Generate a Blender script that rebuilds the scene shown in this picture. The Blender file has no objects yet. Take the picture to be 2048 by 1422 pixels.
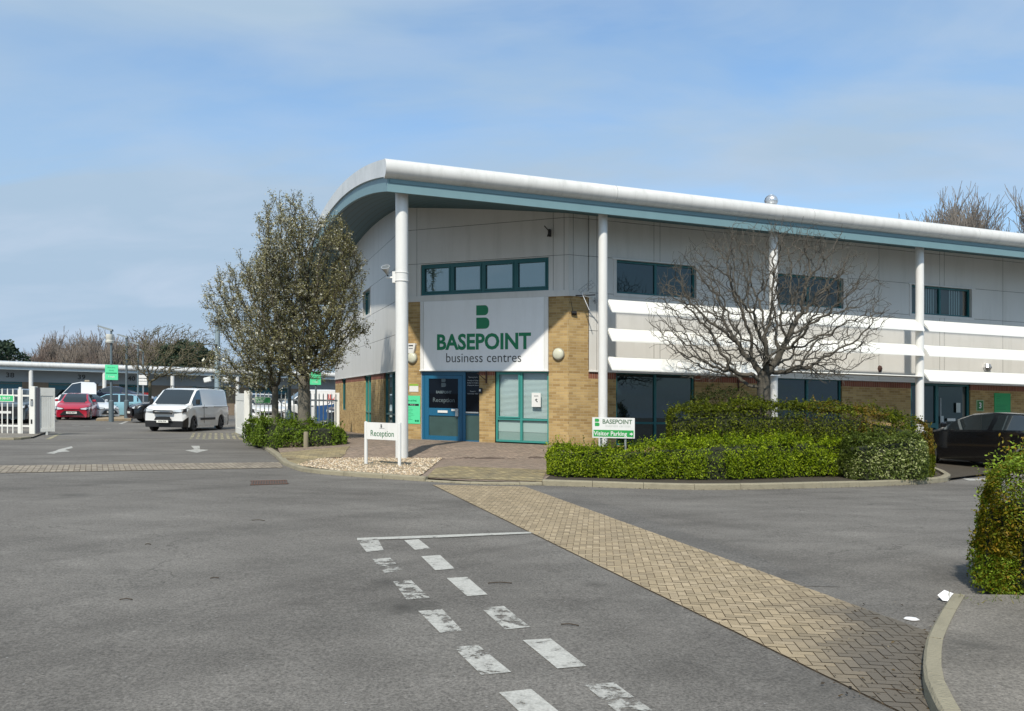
import bpy, math, random
import numpy as np
from mathutils import Matrix, Vector, noise as mnoise
R = math.radians
SC = bpy.context.scene
COL = SC.collection
K = 0.0196            # the whole site falls gently to the right (about 1 in 50)

# ---------------------------------------------------------------- camera, sky, sun, exposure
cam = bpy.data.cameras.new('camera'); camo = bpy.data.objects.new('camera', cam); COL.objects.link(camo)
camo.location = (0, 0, 1.5); camo.rotation_euler = (R(90), 0, 0)
cam.sensor_width = 36; cam.lens = 36*1650/2048; cam.shift_y = 92/2048
cam.clip_start = .05; cam.clip_end = 2000
SC.camera = camo
SUN_EL, SUN_AZ = R(46), R(14.5)
sun = bpy.data.lights.new('sun', 'SUN'); suno = bpy.data.objects.new('sun', sun); COL.objects.link(suno)
sun.energy = 3.35; sun.angle = R(1.4); sun.color = (1.0, .93, .81)
suno.rotation_euler = Vector((-math.sin(SUN_AZ)*math.cos(SUN_EL), -math.cos(SUN_AZ)*math.cos(SUN_EL), math.sin(SUN_EL))).to_track_quat('Z', 'Y').to_euler()
SC.view_settings.view_transform = 'Standard'; SC.view_settings.look = 'None'
SC.view_settings.exposure = 0.42; SC.view_settings.gamma = 1

W = bpy.data.worlds.new('World'); SC.world = W; W.use_nodes = True
nt = W.node_tree; nt.nodes.clear()
def N(nt, t, **kw):
    n = nt.nodes.new(t)
    for k, v in kw.items():
        if k in n.inputs.keys(): n.inputs[k].default_value = v
        else: setattr(n, k, v)
    return n
def L(nt, a, b): nt.links.new(a, b)
def ramp(nt, src, pts, interp='LINEAR'):
    r = nt.nodes.new('ShaderNodeValToRGB'); r.color_ramp.interpolation = interp
    e = r.color_ramp.elements
    while len(e) < len(pts): e.new(.5)
    for el, (p, c) in zip(e, pts):
        el.position = p; el.color = c if len(c) == 4 else (*c, 1)
    L(nt, src, r.inputs[0]); return r.outputs[0]
def g3(v): return (v, v, v)
def mix(nt, f, a, b, mode='MIX'):
    n = nt.nodes.new('ShaderNodeMixRGB'); n.blend_type = mode
    for i, s in enumerate((f, a, b)):
        if hasattr(s, 'links'): L(nt, s, n.inputs[i])
        else: n.inputs[i].default_value = s if i == 0 else (*s[:3], 1)
    return n.outputs[0]
sky = N(nt, 'ShaderNodeTexSky', sky_type='NISHITA', sun_disc=False, sun_elevation=SUN_EL, sun_rotation=math.pi+SUN_AZ, air_density=1.0, dust_density=1.2, ozone_density=1.4, altitude=10)
tc = N(nt, 'ShaderNodeTexCoord'); sep = N(nt, 'ShaderNodeSeparateXYZ'); L(nt, tc.outputs['Generated'], sep.inputs[0])
# cloud layer at constant height: project the view direction onto it
za = N(nt, 'ShaderNodeMath', operation='ADD'); za.inputs[1].default_value = .22; L(nt, sep.outputs[2], za.inputs[0])
dv = N(nt, 'ShaderNodeVectorMath', operation='DIVIDE'); L(nt, tc.outputs['Generated'], dv.inputs[0])
cb = N(nt, 'ShaderNodeCombineXYZ'); [L(nt, za.outputs[0], cb.inputs[i]) for i in range(3)]; L(nt, cb.outputs[0], dv.inputs[1])
mp = N(nt, 'ShaderNodeMapping'); mp.inputs['Rotation'].default_value = (0, 0, R(38)); mp.inputs['Scale'].default_value = (.75, 1.5, 1); mp.inputs['Location'].default_value = (1.3, 2.75, 0)
L(nt, dv.outputs[0], mp.inputs[0])
n1 = N(nt, 'ShaderNodeTexNoise', Scale=1.25, Detail=7.0, Roughness=.5, Distortion=.35); L(nt, mp.outputs[0], n1.inputs['Vector'])
n2 = N(nt, 'ShaderNodeTexNoise', Scale=.55, Detail=3.0, Roughness=.5); L(nt, mp.outputs[0], n2.inputs['Vector'])
ma = N(nt, 'ShaderNodeMath', operation='MULTIPLY_ADD'); ma.inputs[1].default_value = .55; L(nt, n2.outputs[0], ma.inputs[0]); L(nt, n1.outputs[0], ma.inputs[2])
mask = ramp(nt, ma.outputs[0], [(.56, g3(.04)), (.72, g3(.52)), (.88, g3(1.0))])
# thin veil towards the horizon and towards the left of the view
hz = ramp(nt, sep.outputs[2], [(0.0, g3(.60)), (.18, g3(.40)), (.42, g3(.03))])
lf = N(nt, 'ShaderNodeMath', operation='MULTIPLY_ADD', use_clamp=True); lf.inputs[1].default_value = -.55; lf.inputs[2].default_value = .1; L(nt, sep.outputs[0], lf.inputs[0])
s1 = N(nt, 'ShaderNodeMath', operation='MAXIMUM'); L(nt, mask, s1.inputs[0]); L(nt, hz, s1.inputs[1])
s2 = N(nt, 'ShaderNodeMath', operation='ADD', use_clamp=True); L(nt, s1.outputs[0], s2.inputs[0]); L(nt, lf.outputs[0], s2.inputs[1])
cl = mix(nt, s2.outputs[0], (0, 0, 0), (0, 0, 0))
skyt = mix(nt, 1.0, sky.outputs[0], (.74, .99, 1.13), 'MULTIPLY')
skyc = mix(nt, s2.outputs[0], skyt, (2.35, 3.15, 4.05))
n3 = N(nt, 'ShaderNodeTexNoise', Scale=2.3, Detail=8.0, Roughness=.55, Distortion=.5); L(nt, mp.outputs[0], n3.inputs['Vector'])
m3 = N(nt, 'ShaderNodeMath', operation='MULTIPLY'); L(nt, ramp(nt, n3.outputs[0], [(.44, g3(0)), (.72, g3(.85))]), m3.inputs[0]); L(nt, ramp(nt, n2.outputs[0], [(.36, g3(.15)), (.60, g3(1))]), m3.inputs[1])
skyc = mix(nt, m3.outputs[0], skyc, (2.9, 3.55, 4.4))
bg = N(nt, 'ShaderNodeBackground', Strength=.135); L(nt, skyc, bg.inputs[0])
wo = N(nt, 'ShaderNodeOutputWorld'); L(nt, bg.outputs[0], wo.inputs[0])

# ---------------------------------------------------------------- materials
MATS = {}
def mat(name, col, rough=.6, metal=0, spec=.5, var=0, vscale=3, bump=0, bscale=40, coat=0, attr=False, transl=0, emit=None, stain=None):
    if name in MATS: return MATS[name]
    m = bpy.data.materials.new(name); m.use_nodes = True; t = m.node_tree
    b = t.nodes['Principled BSDF']; MATS[name] = m
    b.inputs['Roughness'].default_value = rough; b.inputs['Metallic'].default_value = metal
    b.inputs['Specular IOR Level'].default_value = spec; b.inputs['Coat Weight'].default_value = coat
    b.inputs['Coat Roughness'].default_value = .04
    c = None
    b.inputs['Base Color'].default_value = (*col, 1)
    if attr:
        a = N(t, 'ShaderNodeAttribute', attribute_name='Col'); c = a.outputs['Color']
        c = mix(t, 1.0, c, col, 'MULTIPLY')
    if var:
        tcn = N(t, 'ShaderNodeTexCoord')
        n = N(t, 'ShaderNodeTexNoise', Scale=vscale, Detail=6.0, Roughness=.6); L(t, tcn.outputs['Object'], n.inputs['Vector'])
        f = ramp(t, n.outputs[0], [(.25, g3(1-var)), (.75, g3(1+var*.3))])
        c = mix(t, 1.0, c if c else col, f, 'MULTIPLY')
    if stain:
        scol, amt, sc = stain
        tcn = N(t, 'ShaderNodeTexCoord'); mpn = N(t, 'ShaderNodeMapping'); mpn.inputs['Scale'].default_value = sc; L(t, tcn.outputs['Object'], mpn.inputs[0])
        n = N(t, 'ShaderNodeTexNoise', Scale=1.0, Detail=8.0, Roughness=.7); L(t, mpn.outputs[0], n.inputs['Vector'])
        f = ramp(t, n.outputs[0], [(.48, g3(0)), (.8, g3(amt))])
        c = mix(t, f, c if c else col, scol)
    if c: L(t, c, b.inputs['Base Color'])
    if bump:
        tcn = N(t, 'ShaderNodeTexCoord'); n = N(t, 'ShaderNodeTexNoise', Scale=bscale, Detail=4.0); L(t, tcn.outputs['Object'], n.inputs['Vector'])
        bp = N(t, 'ShaderNodeBump', Strength=bump, Distance=.02); L(t, n.outputs[0], bp.inputs['Height']); L(t, bp.outputs[0], b.inputs['Normal'])
    if transl:
        tr = N(t, 'ShaderNodeBsdfTranslucent'); ms = N(t, 'ShaderNodeMixShader', Fac=transl)
        L(t, c, tr.inputs[0]) if c else setattr(tr.inputs[0], 'default_value', (*col, 1))
        L(t, b.outputs[0], ms.inputs[1]); L(t, tr.outputs[0], ms.inputs[2]); L(t, ms.outputs[0], t.nodes['Material Output'].inputs[0])
    return m

def brickmat(name, c1, c2, mortar, soldier=False):
    m = bpy.data.materials.new(name); m.use_nodes = True; t = m.node_tree; b = t.nodes['Principled BSDF']; b.inputs['Roughness'].default_value = .85
    b.inputs['Specular IOR Level'].default_value = .2
    uv = N(t, 'ShaderNodeUVMap')
    br = N(t, 'ShaderNodeTexBrick', Scale=1.0); L(t, uv.outputs[0], br.inputs['Vector'])
    br.inputs['Brick Width'].default_value = .075 if soldier else .225; br.inputs['Row Height'].default_value = .215 if soldier else .075
    br.inputs['Mortar Size'].default_value = .006; br.inputs['Mortar Smooth'].default_value = .2; br.inputs['Bias'].default_value = -.15
    br.offset = 0 if soldier else .5
    br.inputs['Color1'].default_value = (*c1, 1); br.inputs['Color2'].default_value = (*c2, 1); br.inputs['Mortar'].default_value = (*mortar, 1)
    n = N(t, 'ShaderNodeTexNoise', Scale=1.3, Detail=7.0, Roughness=.65); L(t, uv.outputs[0], n.inputs['Vector'])
    f = ramp(t, n.outputs[0], [(.3, g3(.8)), (.7, g3(1.08))])
    L(t, mix(t, 1.0, br.outputs['Color'], f, 'MULTIPLY'), b.inputs['Base Color'])
    bp = N(t, 'ShaderNodeBump', Strength=.6, Distance=.01, invert=True); L(t, br.outputs['Fac'], bp.inputs['Height']); L(t, bp.outputs[0], b.inputs['Normal'])
    MATS[name] = m; return m

def glassmat(name, tint, refl=.5, dark=(.01, .02, .022), transp=False, rough=.01):
    m = bpy.data.materials.new(name); m.use_nodes = True; t = m.node_tree; t.nodes.clear()
    out = N(t, 'ShaderNodeOutputMaterial'); gl = N(t, 'ShaderNodeBsdfGlossy', Roughness=rough); gl.inputs[0].default_value = (*tint, 1)
    lw = N(t, 'ShaderNodeLayerWeight', Blend=.5); pw = N(t, 'ShaderNodeMath', operation='POWER'); pw.inputs[1].default_value = 4.0; L(t, lw.outputs['Facing'], pw.inputs[0])
    fr = N(t, 'ShaderNodeMath', operation='MULTIPLY_ADD'); fr.inputs[1].default_value = 1-refl; fr.inputs[2].default_value = refl; L(t, pw.outputs[0], fr.inputs[0])
    base = N(t, 'ShaderNodeBsdfTransparent') if transp else N(t, 'ShaderNodeBsdfDiffuse')
    base.inputs[0].default_value = (*dark, 1)
    ms = N(t, 'ShaderNodeMixShader'); L(t, fr.outputs[0], ms.inputs[0]); L(t, base.outputs[0], ms.inputs[1]); L(t, gl.outputs[0], ms.inputs[2])
    L(t, ms.outputs[0], out.inputs[0]); MATS[name] = m; return m

def groundmat(name, c_lo, c_hi, speck=.5, dark_spots=()):
    """worn asphalt: aggregate grain, tonal drift, faint tyre streaks, oil spots at (x, y, radius)"""
    m = bpy.data.materials.new(name); m.use_nodes = True; t = m.node_tree; b = t.nodes['Principled BSDF']
    b.inputs['Roughness'].default_value = .9; b.inputs['Specular IOR Level'].default_value = .25
    geo = N(t, 'ShaderNodeNewGeometry'); P = geo.outputs['Position']
    na = N(t, 'ShaderNodeTexNoise', Scale=.35, Detail=6.0, Roughness=.6); L(t, P, na.inputs['Vector'])
    c = mix(t, ramp(t, na.outputs[0], [(.35, g3(0)), (.68, g3(1))]), c_lo, c_hi)
    ng = N(t, 'ShaderNodeTexNoise', Scale=58.0, Detail=3.0, Roughness=.75); L(t, P, ng.inputs['Vector'])
    c = mix(t, 1.0, c, ramp(t, ng.outputs[0], [(.34, g3(1-speck)), (.5, g3(1)), (.68, g3(1+speck))]), 'MULTIPLY')
    nh = N(t, 'ShaderNodeTexNoise', Scale=22.0, Detail=3.0, Roughness=.7); L(t, P, nh.inputs['Vector'])
    c = mix(t, 1.0, c, ramp(t, nh.outputs[0], [(.32, g3(.86)), (.68, g3(1.12))]), 'MULTIPLY')
    mpn = N(t, 'ShaderNodeMapping'); mpn.inputs['Rotation'].default_value = (0, 0, R(24)); mpn.inputs['Scale'].default_value = (.12, 1.6, 1); L(t, P, mpn.inputs[0])
    ns = N(t, 'ShaderNodeTexNoise', Scale=1.0, Detail=5.0, Roughness=.6, Distortion=.6); L(t, mpn.outputs[0], ns.inputs['Vector'])
    c = mix(t, 1.0, c, ramp(t, ns.outputs[0], [(.3, g3(.86)), (.6, g3(1.05))]), 'MULTIPLY')
    # faint curved tyre tracks
    for (ox, oy, sc, lo, hi) in ((14.0, -6.0, 1.9, .86, 1.05), (-9.0, 2.0, 1.5, .90, 1.04)):
        sb = N(t, 'ShaderNodeVectorMath', operation='SUBTRACT'); L(t, P, sb.inputs[0]); sb.inputs[1].default_value = (ox, oy, 0)
        sp_ = N(t, 'ShaderNodeSeparateXYZ'); L(t, sb.outputs[0], sp_.inputs[0])
        ln = N(t, 'ShaderNodeVectorMath', operation='LENGTH'); L(t, sb.outputs[0], ln.inputs[0])
        at2 = N(t, 'ShaderNodeMath', operation='ARCTAN2'); L(t, sp_.outputs[1], at2.inputs[0]); L(t, sp_.outputs[0], at2.inputs[1])
        cm = N(t, 'ShaderNodeCombineXYZ'); ml = N(t, 'ShaderNodeMath', operation='MULTIPLY'); ml.inputs[1].default_value = sc; L(t, ln.outputs['Value'], ml.inputs[0]); L(t, ml.outputs[0], cm.inputs[0]); L(t, at2.outputs[0], cm.inputs[1])
        nn_ = N(t, 'ShaderNodeTexNoise', Scale=1.0, Detail=4.0, Roughness=.55, Distortion=.15); L(t, cm.outputs[0], nn_.inputs['Vector'])
        c = mix(t, 1.0, c, ramp(t, nn_.outputs[0], [(.36, g3(lo)), (.52, g3(1)), (.7, g3(hi))]), 'MULTIPLY')
    # a few fine cracks
    dn = N(t, 'ShaderNodeTexNoise', Scale=1.6, Detail=5.0, Roughness=.65); L(t, P, dn.inputs['Vector'])
    dva = N(t, 'ShaderNodeVectorMath', operation='MULTIPLY_ADD'); L(t, dn.outputs['Color'], dva.inputs[0]); dva.inputs[1].default_value = (1.3, 1.3, 0); L(t, P, dva.inputs[2])
    ve_ = N(t, 'ShaderNodeTexVoronoi', Scale=.26, feature='DISTANCE_TO_EDGE'); L(t, dva.outputs[0], ve_.inputs['Vector'])
    cm_ = N(t, 'ShaderNodeMath', operation='MULTIPLY'); L(t, ramp(t, ve_.outputs['Distance'], [(.0, g3(.6)), (.0035, g3(0))]), cm_.inputs[0]); L(t, ramp(t, na.outputs[0], [(.50, g3(0)), (.56, g3(1))]), cm_.inputs[1])
    c = mix(t, cm_.outputs[0], c, (.045, .042, .038))
    nw = N(t, 'ShaderNodeTexNoise', Scale=6.0, Detail=5.0); L(t, P, nw.inputs['Vector'])
    vo = N(t, 'ShaderNodeTexVoronoi', Scale=7.0); L(t, P, vo.inputs['Vector'])
    c = mix(t, ramp(t, vo.outputs['Distance'], [(.0, g3(.8)), (.055, g3(0))], 'LINEAR'), c, g3(.45))
    for (x, y, r, a) in dark_spots:
        vm = N(t, 'ShaderNodeVectorMath', operation='DISTANCE'); L(t, P, vm.inputs[0]); vm.inputs[1].default_value = (x, y, -K*x)
        ad = N(t, 'ShaderNodeMath', operation='MULTIPLY_ADD'); L(t, nw.outputs[0], ad.inputs[0]); ad.inputs[1].default_value = r*1.6; L(t, vm.outputs['Value'], ad.inputs[2])
        f = ramp(t, ad.outputs[0], [(min(r*.75, .9), g3(a)), (min(r*1.9, .99), g3(0))])
        c = mix(t, f, c, (.05, .047, .042))
    L(t, c, b.inputs['Base Color'])
    bp = N(t, 'ShaderNodeBump', Strength=.5, Distance=.012); L(t, ng.outputs[0], bp.inputs['Height']); L(t, bp.outputs[0], b.inputs['Normal'])
    MATS[name] = m; return m

def paintmat(name, wear, col=(.50, .49, .45)):
    m = bpy.data.materials.new(name); m.use_nodes = True; t = m.node_tree; b = t.nodes['Principled BSDF']
    b.inputs['Roughness'].default_value = .7; geo = N(t, 'ShaderNodeNewGeometry')
    n = N(t, 'ShaderNodeTexNoise', Scale=9.0, Detail=8.0, Roughness=.72, Distortion=.4); L(t, geo.outputs['Position'], n.inputs['Vector'])
    n3 = N(t, 'ShaderNodeTexNoise', Scale=2.0, Detail=2.0); L(t, geo.outputs['Position'], n3.inputs['Vector'])
    ad = N(t, 'ShaderNodeMath', operation='MULTIPLY_ADD'); L(t, n3.outputs[0], ad.inputs[0]); ad.inputs[1].default_value = .35; L(t, n.outputs[0], ad.inputs[2])
    f = ramp(t, ad.outputs[0], [(wear-.05, g3(0)), (wear+.02, g3(.75)), (wear+.14, g3(.97))])
    n2 = N(t, 'ShaderNodeTexNoise', Scale=60.0, Detail=3.0); L(t, geo.outputs['Position'], n2.inputs['Vector'])
    L(t, mix(t, 1.0, col, ramp(t, n2.outputs[0], [(.3, g3(.75)), (.7, g3(1.05))]), 'MULTIPLY'), b.inputs['Base Color'])
    tr = N(t, 'ShaderNodeBsdfTransparent'); ms = N(t, 'ShaderNodeMixShader'); L(t, f, ms.inputs[0]); L(t, tr.outputs[0], ms.inputs[1]); L(t, b.outputs[0], ms.inputs[2])
    L(t, ms.outputs[0], t.nodes['Material Output'].inputs[0]); MATS[name] = m; return m

WHITE = mat('white_paint', (.73, .73, .71), .35, var=.06, vscale=2, stain=((.45, .43, .38), .35, (6, 6, .8)))
GUTW = mat('gutter_white', (.68, .68, .66), .35, var=.14, vscale=1.2, stain=((.25, .25, .22), .42, (4.5, 1.5, 1.2)))
CLAD = mat('cladding_grey', (.66, .65, .62), .42, var=.07, vscale=.8, stain=((.40, .40, .36), .4, (3, 3, .3)))
DARKJ = mat('joint_dark', (.06, .065, .06), .9)
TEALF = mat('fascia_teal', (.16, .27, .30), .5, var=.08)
TEAL = mat('frame_teal', (.012, .12, .13), .4, var=.06)
TEALG = mat('frame_green', (.04, .24, .21), .4, var=.06)
BLUE = mat('door_blue', (.012, .11, .21), .35, var=.06)
BRICK = brickmat('brick_buff', (.48, .34, .155), (.29, .185, .075), (.46, .36, .22))
BRICKR = brickmat('brick_red', (.25, .09, .06), (.19, .065, .045), (.34, .27, .2), True)
GLS = glassmat('glass_dark', (.75, .85, .88), .07, (.006, .014, .016))
GLSB = glassmat('glass_sky', (.8, .93, .95), .26, (.05, .10, .11))
GLST = glassmat('glass_clear', (.9, .95, .95), .07, (.80, .88, .86), transp=True)
CARG = glassmat('glass_car', (.8, .87, .9), .10, (.016, .020, .022))
GREEN = mat('sign_green', (.05, .50, .18), .4)
MINT = mat('sign_mint', (.10, .66, .33), .4, var=.04)
DGREEN = mat('logo_green', (.0, .19, .075), .45)
DGREY = mat('logo_grey', (.05, .055, .055), .5)
BLACK = mat('black_plastic', (.012, .012, .013), .45)
RUBBER = mat('rubber', (.02, .02, .02), .8)
METAL = mat('galvanised', (.42, .44, .45), .4, .6, var=.1)
CHROME = mat('alloy', (.65, .66, .67), .28, .85)
POSTG = mat('post_grey', (.11, .145, .165), .5, var=.08)
CONC = mat('kerb_concrete', (.34, .305, .215), .9, var=.4, vscale=3, bump=.7, bscale=60, stain=((.10, .09, .065), .8, (3, 3, 3)))
ASPH = None

def shear(x): return -K*x
# ---------------------------------------------------------------- pixel (of the 2048 px photograph) to site coordinates
def G(x, y, z=0.0):
    yp = y-K*(x-1024); Y = 1650*(1.5-z)/(yp-803); return ((x-1024)*Y/1650, Y)
def ZP(x, y, Y): return 1.5-(y-K*(x-1024)-803)*Y/1650
def XP(x, Y): return (x-1024)*Y/1650

# ---------------------------------------------------------------- mesh collector
class MB:
    def __init__(s): s.v = []; s.f = []; s.mi = []; s.mats = []; s.uv = {}; s.col = {}; s.sm = []; s.M = Matrix.Identity(4)
    def m_(s, m):
        if m not in s.mats: s.mats.append(m)
        return s.mats.index(m)
    def add(s, vs, fs, m, smooth=False, uvs=None, col=None):
        o = len(s.v); s.v += [tuple(s.M @ Vector(p)) for p in vs]; k = s.m_(m)
        for i, f in enumerate(fs):
            if uvs: s.uv[len(s.f)] = uvs[i]
            if col: s.col[len(s.f)] = col
            s.f.append([o+a for a in f]); s.mi.append(k); s.sm.append(smooth)
        return s
    def box(s, x0, x1, y0, y1, z0, z1, m):
        if x0 > x1: x0, x1 = x1, x0
        if y0 > y1: y0, y1 = y1, y0
        if z0 > z1: z0, z1 = z1, z0
        vs = [(x, y, z) for z in (z0, z1) for y in (y0, y1) for x in (x0, x1)]
        fs = [(0, 2, 3, 1), (4, 5, 7, 6), (0, 1, 5, 4), (2, 6, 7, 3), (0, 4, 6, 2), (1, 3, 7, 5)]
        U = {0: (0, 1), 1: (0, 1), 2: (0, 2), 3: (0, 2), 4: (1, 2), 5: (1, 2)}
        return s.add(vs, fs, m, uvs=[[(vs[a][U[i][0]], vs[a][U[i][1]]) for a in f] for i, f in enumerate(fs)])
    def bbox(s, x0, x1, y0, y1, z0, z1, m, b=.01):
        """box with chamfered vertical and top edges"""
        o = [(x0+b, y0), (x1-b, y0), (x1, y0+b), (x1, y1-b), (x1-b, y1), (x0+b, y1), (x0, y1-b), (x0, y0+b)]
        cx, cy = (x0+x1)/2, (y0+y1)/2
        def sc(p, q): return (p[0]-math.copysign(min(q, abs(p[0]-cx)), p[0]-cx), p[1]-math.copysign(min(q, abs(p[1]-cy)), p[1]-cy))
        rings = [[(*sc(p, b), z0) for p in o], [(*p, z0+b) for p in o], [(*p, z1-b) for p in o], [(*sc(p, b), z1) for p in o]]
        vs = sum(rings, []); fs = []
        for r in range(3):
            for i in range(8): j = (i+1) % 8; fs.append((r*8+i, r*8+j, (r+1)*8+j, (r+1)*8+i))
        fs += [tuple(range(7, -1, -1)), tuple(range(24, 32))]
        return s.add(vs, fs, m)
    def cyl(s, p0, p1, r0, r1=None, n=16, m=None, cap=True, smooth=True):
        r1 = r0 if r1 is None else r1
        p0 = Vector(p0); p1 = Vector(p1); d = (p1-p0).normalized()
        a = d.orthogonal().normalized(); b = d.cross(a)
        vs = [tuple(p0+(a*math.cos(t)+b*math.sin(t))*r0) for t in [2*math.pi*i/n for i in range(n)]]
        vs += [tuple(p1+(a*math.cos(t)+b*math.sin(t))*r1) for t in [2*math.pi*i/n for i in range(n)]]
        s.add(vs, [(i, (i+1) % n, n+(i+1) % n, n+i) for i in range(n)], m, smooth)
        if cap: s.add(vs, [tuple(range(n-1, -1, -1)), tuple(range(n, 2*n))], m)
        return s
    def tube(s, pts, r, n=8, m=None):
        for i in range(len(pts)-1): s.cyl(pts[i], pts[i+1], r, r, n, m)
        return s
    def lathe(s, prof, n=20, m=None, ax=(0, 0, 0), smooth=True):
        vs = [(ax[0]+r*math.cos(2*math.pi*i/n), ax[1]+r*math.sin(2*math.pi*i/n), ax[2]+z) for r, z in prof for i in range(n)]
        fs = [(k*n+i, k*n+(i+1) % n, (k+1)*n+(i+1) % n, (k+1)*n+i) for k in range(len(prof)-1) for i in range(n)]
        return s.add(vs, fs, m, smooth)
    def poly(s, pts, m, uvs=None, col=None): return s.add(pts, [tuple(range(len(pts)))], m, uvs=[uvs] if uvs else None, col=col)
    def prism(s, pts, y0, y1, m):
        """polygon in x,z extruded along y"""
        n = len(pts); vs = [(x, y0, z) for x, z in pts]+[(x, y1, z) for x, z in pts]
        return s.add(vs, [tuple(range(n)), tuple(range(2*n-1, n-1, -1))]+[(i, n+i, n+(i+1) % n, (i+1) % n) for i in range(n)], m)
    def slab(s, pts, z0, z1, m):
        """polygon in x,y extruded along z"""
        n = len(pts); vs = [(x, y, z0) for x, y in pts]+[(x, y, z1) for x, y in pts]
        return s.add(vs, [tuple(range(n-1, -1, -1)), tuple(range(n, 2*n))]+[(i, (i+1) % n, n+(i+1) % n, n+i) for i in range(n)], m)

ROT = {}
def tagit(o, label=None, cat=None, group=None, kind=None):
    if label: o['label'] = label
    if cat: o['category'] = cat
    if group: o['group'] = group
    if kind: o['kind'] = kind
    return o
def mk_mesh(name, mb, rot=0.0, sh=True, sharp=40):
    me = bpy.data.meshes.new(name)
    c, s_ = math.cos(rot), math.sin(rot)
    vs = [(x, y, z-K*(c*x-s_*y)) for x, y, z in mb.v] if sh else mb.v
    me.from_pydata(vs, [], mb.f)
    for m in mb.mats: me.materials.append(m)
    me.polygons.foreach_set('material_index', mb.mi); me.polygons.foreach_set('use_smooth', mb.sm)
    if mb.uv:
        uvl = me.uv_layers.new(name='UVMap')
        for fi, uvs in mb.uv.items():
            ls = me.polygons[fi].loop_start
            for k, (u, v) in enumerate(uvs): uvl.data[ls+k].uv = (u, v)
    if mb.col:
        at = me.color_attributes.new('Col', 'FLOAT_COLOR', 'CORNER')
        for p in me.polygons:
            c4 = (*mb.col.get(p.index, (1, 1, 1)), 1)
            for l in p.loop_indices: at.data[l].color = c4
    me.validate(); me.update()
    if any(mb.sm): me.set_sharp_from_angle(angle=R(sharp))
    return me
def thing(name, label, cat, x, y, z=0.0, rot=0.0, group=None, kind=None):
    o = bpy.data.objects.new(name, None); COL.objects.link(o)
    o.empty_display_size = .3; o.location = (x, y, z+shear(x)); o.rotation_euler = (0, 0, rot); ROT[o.name] = rot
    return tagit(o, label, cat, group, kind)
def part(name, mb, parent, label=None, sh=True, sharp=40, kind=None):
    rot = ROT[parent.name]
    o = bpy.data.objects.new(name, mk_mesh(name, mb, rot, sh, sharp)); COL.objects.link(o); o.parent = parent; ROT[o.name] = rot
    return tagit(o, label, kind=kind)
def solo(name, mb, label, cat, x=0.0, y=0.0, z=0.0, rot=0.0, group=None, kind=None, sh=True):
    o = bpy.data.objects.new(name, mk_mesh(name, mb, rot, sh)); COL.objects.link(o)
    o.location = (x, y, z+shear(x)); o.rotation_euler = (0, 0, rot); ROT[o.name] = rot
    return tagit(o, label, cat, group, kind)
def dup(o, x, y, z=0.0, rot=0.0, label=None, scale=None, parent=None):
    c = o.copy(); COL.objects.link(c)
    if parent: c.parent = parent
    else:
        c.location = (x, y, z+shear(x)); c.rotation_euler = (0, 0, rot)
        if label: c['label'] = label
        if scale: c.scale = scale
    for ch in list(o.children): dup(ch, 0, 0, parent=c)
    return c

_tcache = {}
def text_geo(body, size, bold=0.0, align='CENTER', spacing=1.0, xs=1.0):
    """flat letters as vertices (x, z) and faces"""
    key = (body, size, bold, align, spacing, xs)
    if key in _tcache: return _tcache[key]
    cu = bpy.data.curves.new('t', 'FONT'); cu.body = body; cu.size = size; cu.align_x = align; cu.align_y = 'CENTER'
    cu.offset = bold; cu.space_character = spacing; cu.resolution_u = 3
    ob = bpy.data.objects.new('t', cu); COL.objects.link(ob)
    bpy.context.view_layer.update()
    me = bpy.data.meshes.new_from_object(ob.evaluated_get(bpy.context.evaluated_depsgraph_get()))
    vs = [(v.co.x*xs, v.co.y) for v in me.vertices]; fs = [tuple(p.vertices) for p in me.polygons]
    bpy.data.objects.remove(ob); bpy.data.curves.remove(cu); bpy.data.meshes.remove(me)
    _tcache[key] = (vs, fs); return vs, fs
def put_text(mb, body, x, z, y, size, m, **kw):
    vs, fs = text_geo(body, size, **kw)
    mb.add([(x+a, y, z+b) for a, b in vs], fs, m)
def logo(mb, x, z, y, h, m):
    """two stacked D shapes with rounded right ends"""
    w = h*.62
    for (zz, hh, ww) in ((z+h*.04, h*.46, w), (z-h*.5, h*.46, w*.92)) if False else ((z+h*.07, h*.42, w*.92), (z-h*.5, h*.47, w)):
        r = hh*.42; pts = [(x-w*.5, zz), (x-w*.5+ww-r, zz)]
        pts += [(x-w*.5+ww-r+r*math.sin(a), zz+r-r*math.cos(a)) for a in [i*math.pi/12 for i in range(1, 6)]]
        pts += [(x-w*.5+ww, zz+r), (x-w*.5+ww, zz+hh-r)]
        pts += [(x-w*.5+ww-r+r*math.cos(a), zz+hh-r+r*math.sin(a)) for a in [i*math.pi/12 for i in range(1, 6)]]
        pts += [(x-w*.5+ww-r, zz+hh), (x-w*.5, zz+hh)]
        mb.poly([(a, y, b) for a, b in pts], m)
# ================================================================ GROUND
rng = random.Random(7); nr = np.random.default_rng(5)
ASPH = groundmat('asphalt', (.134, .124, .112), (.192, .180, .163), .42,
    dark_spots=[(*G(805, 1215), .28, .75), (*G(770, 1165), .18, .6), (*G(1190, 1168), .12, .5), (*G(1650, 1385), .45, .5), (*G(1930, 1150), .5, .5), (*G(150, 990), .3, .45), (*G(175, 970), .2, .4)])
FOOT = groundmat('footway', (.17, .155, .135), (.24, .22, .19), .4, dark_spots=[(*G(1930, 1320), .3, .6)])
mb = MB(); mb.poly([(-260, -120, 0), (260, -120, 0), (260, 400, 0), (-260, 400, 0)], ASPH)
solo('ground', mb, None, None, kind='structure')

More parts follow.
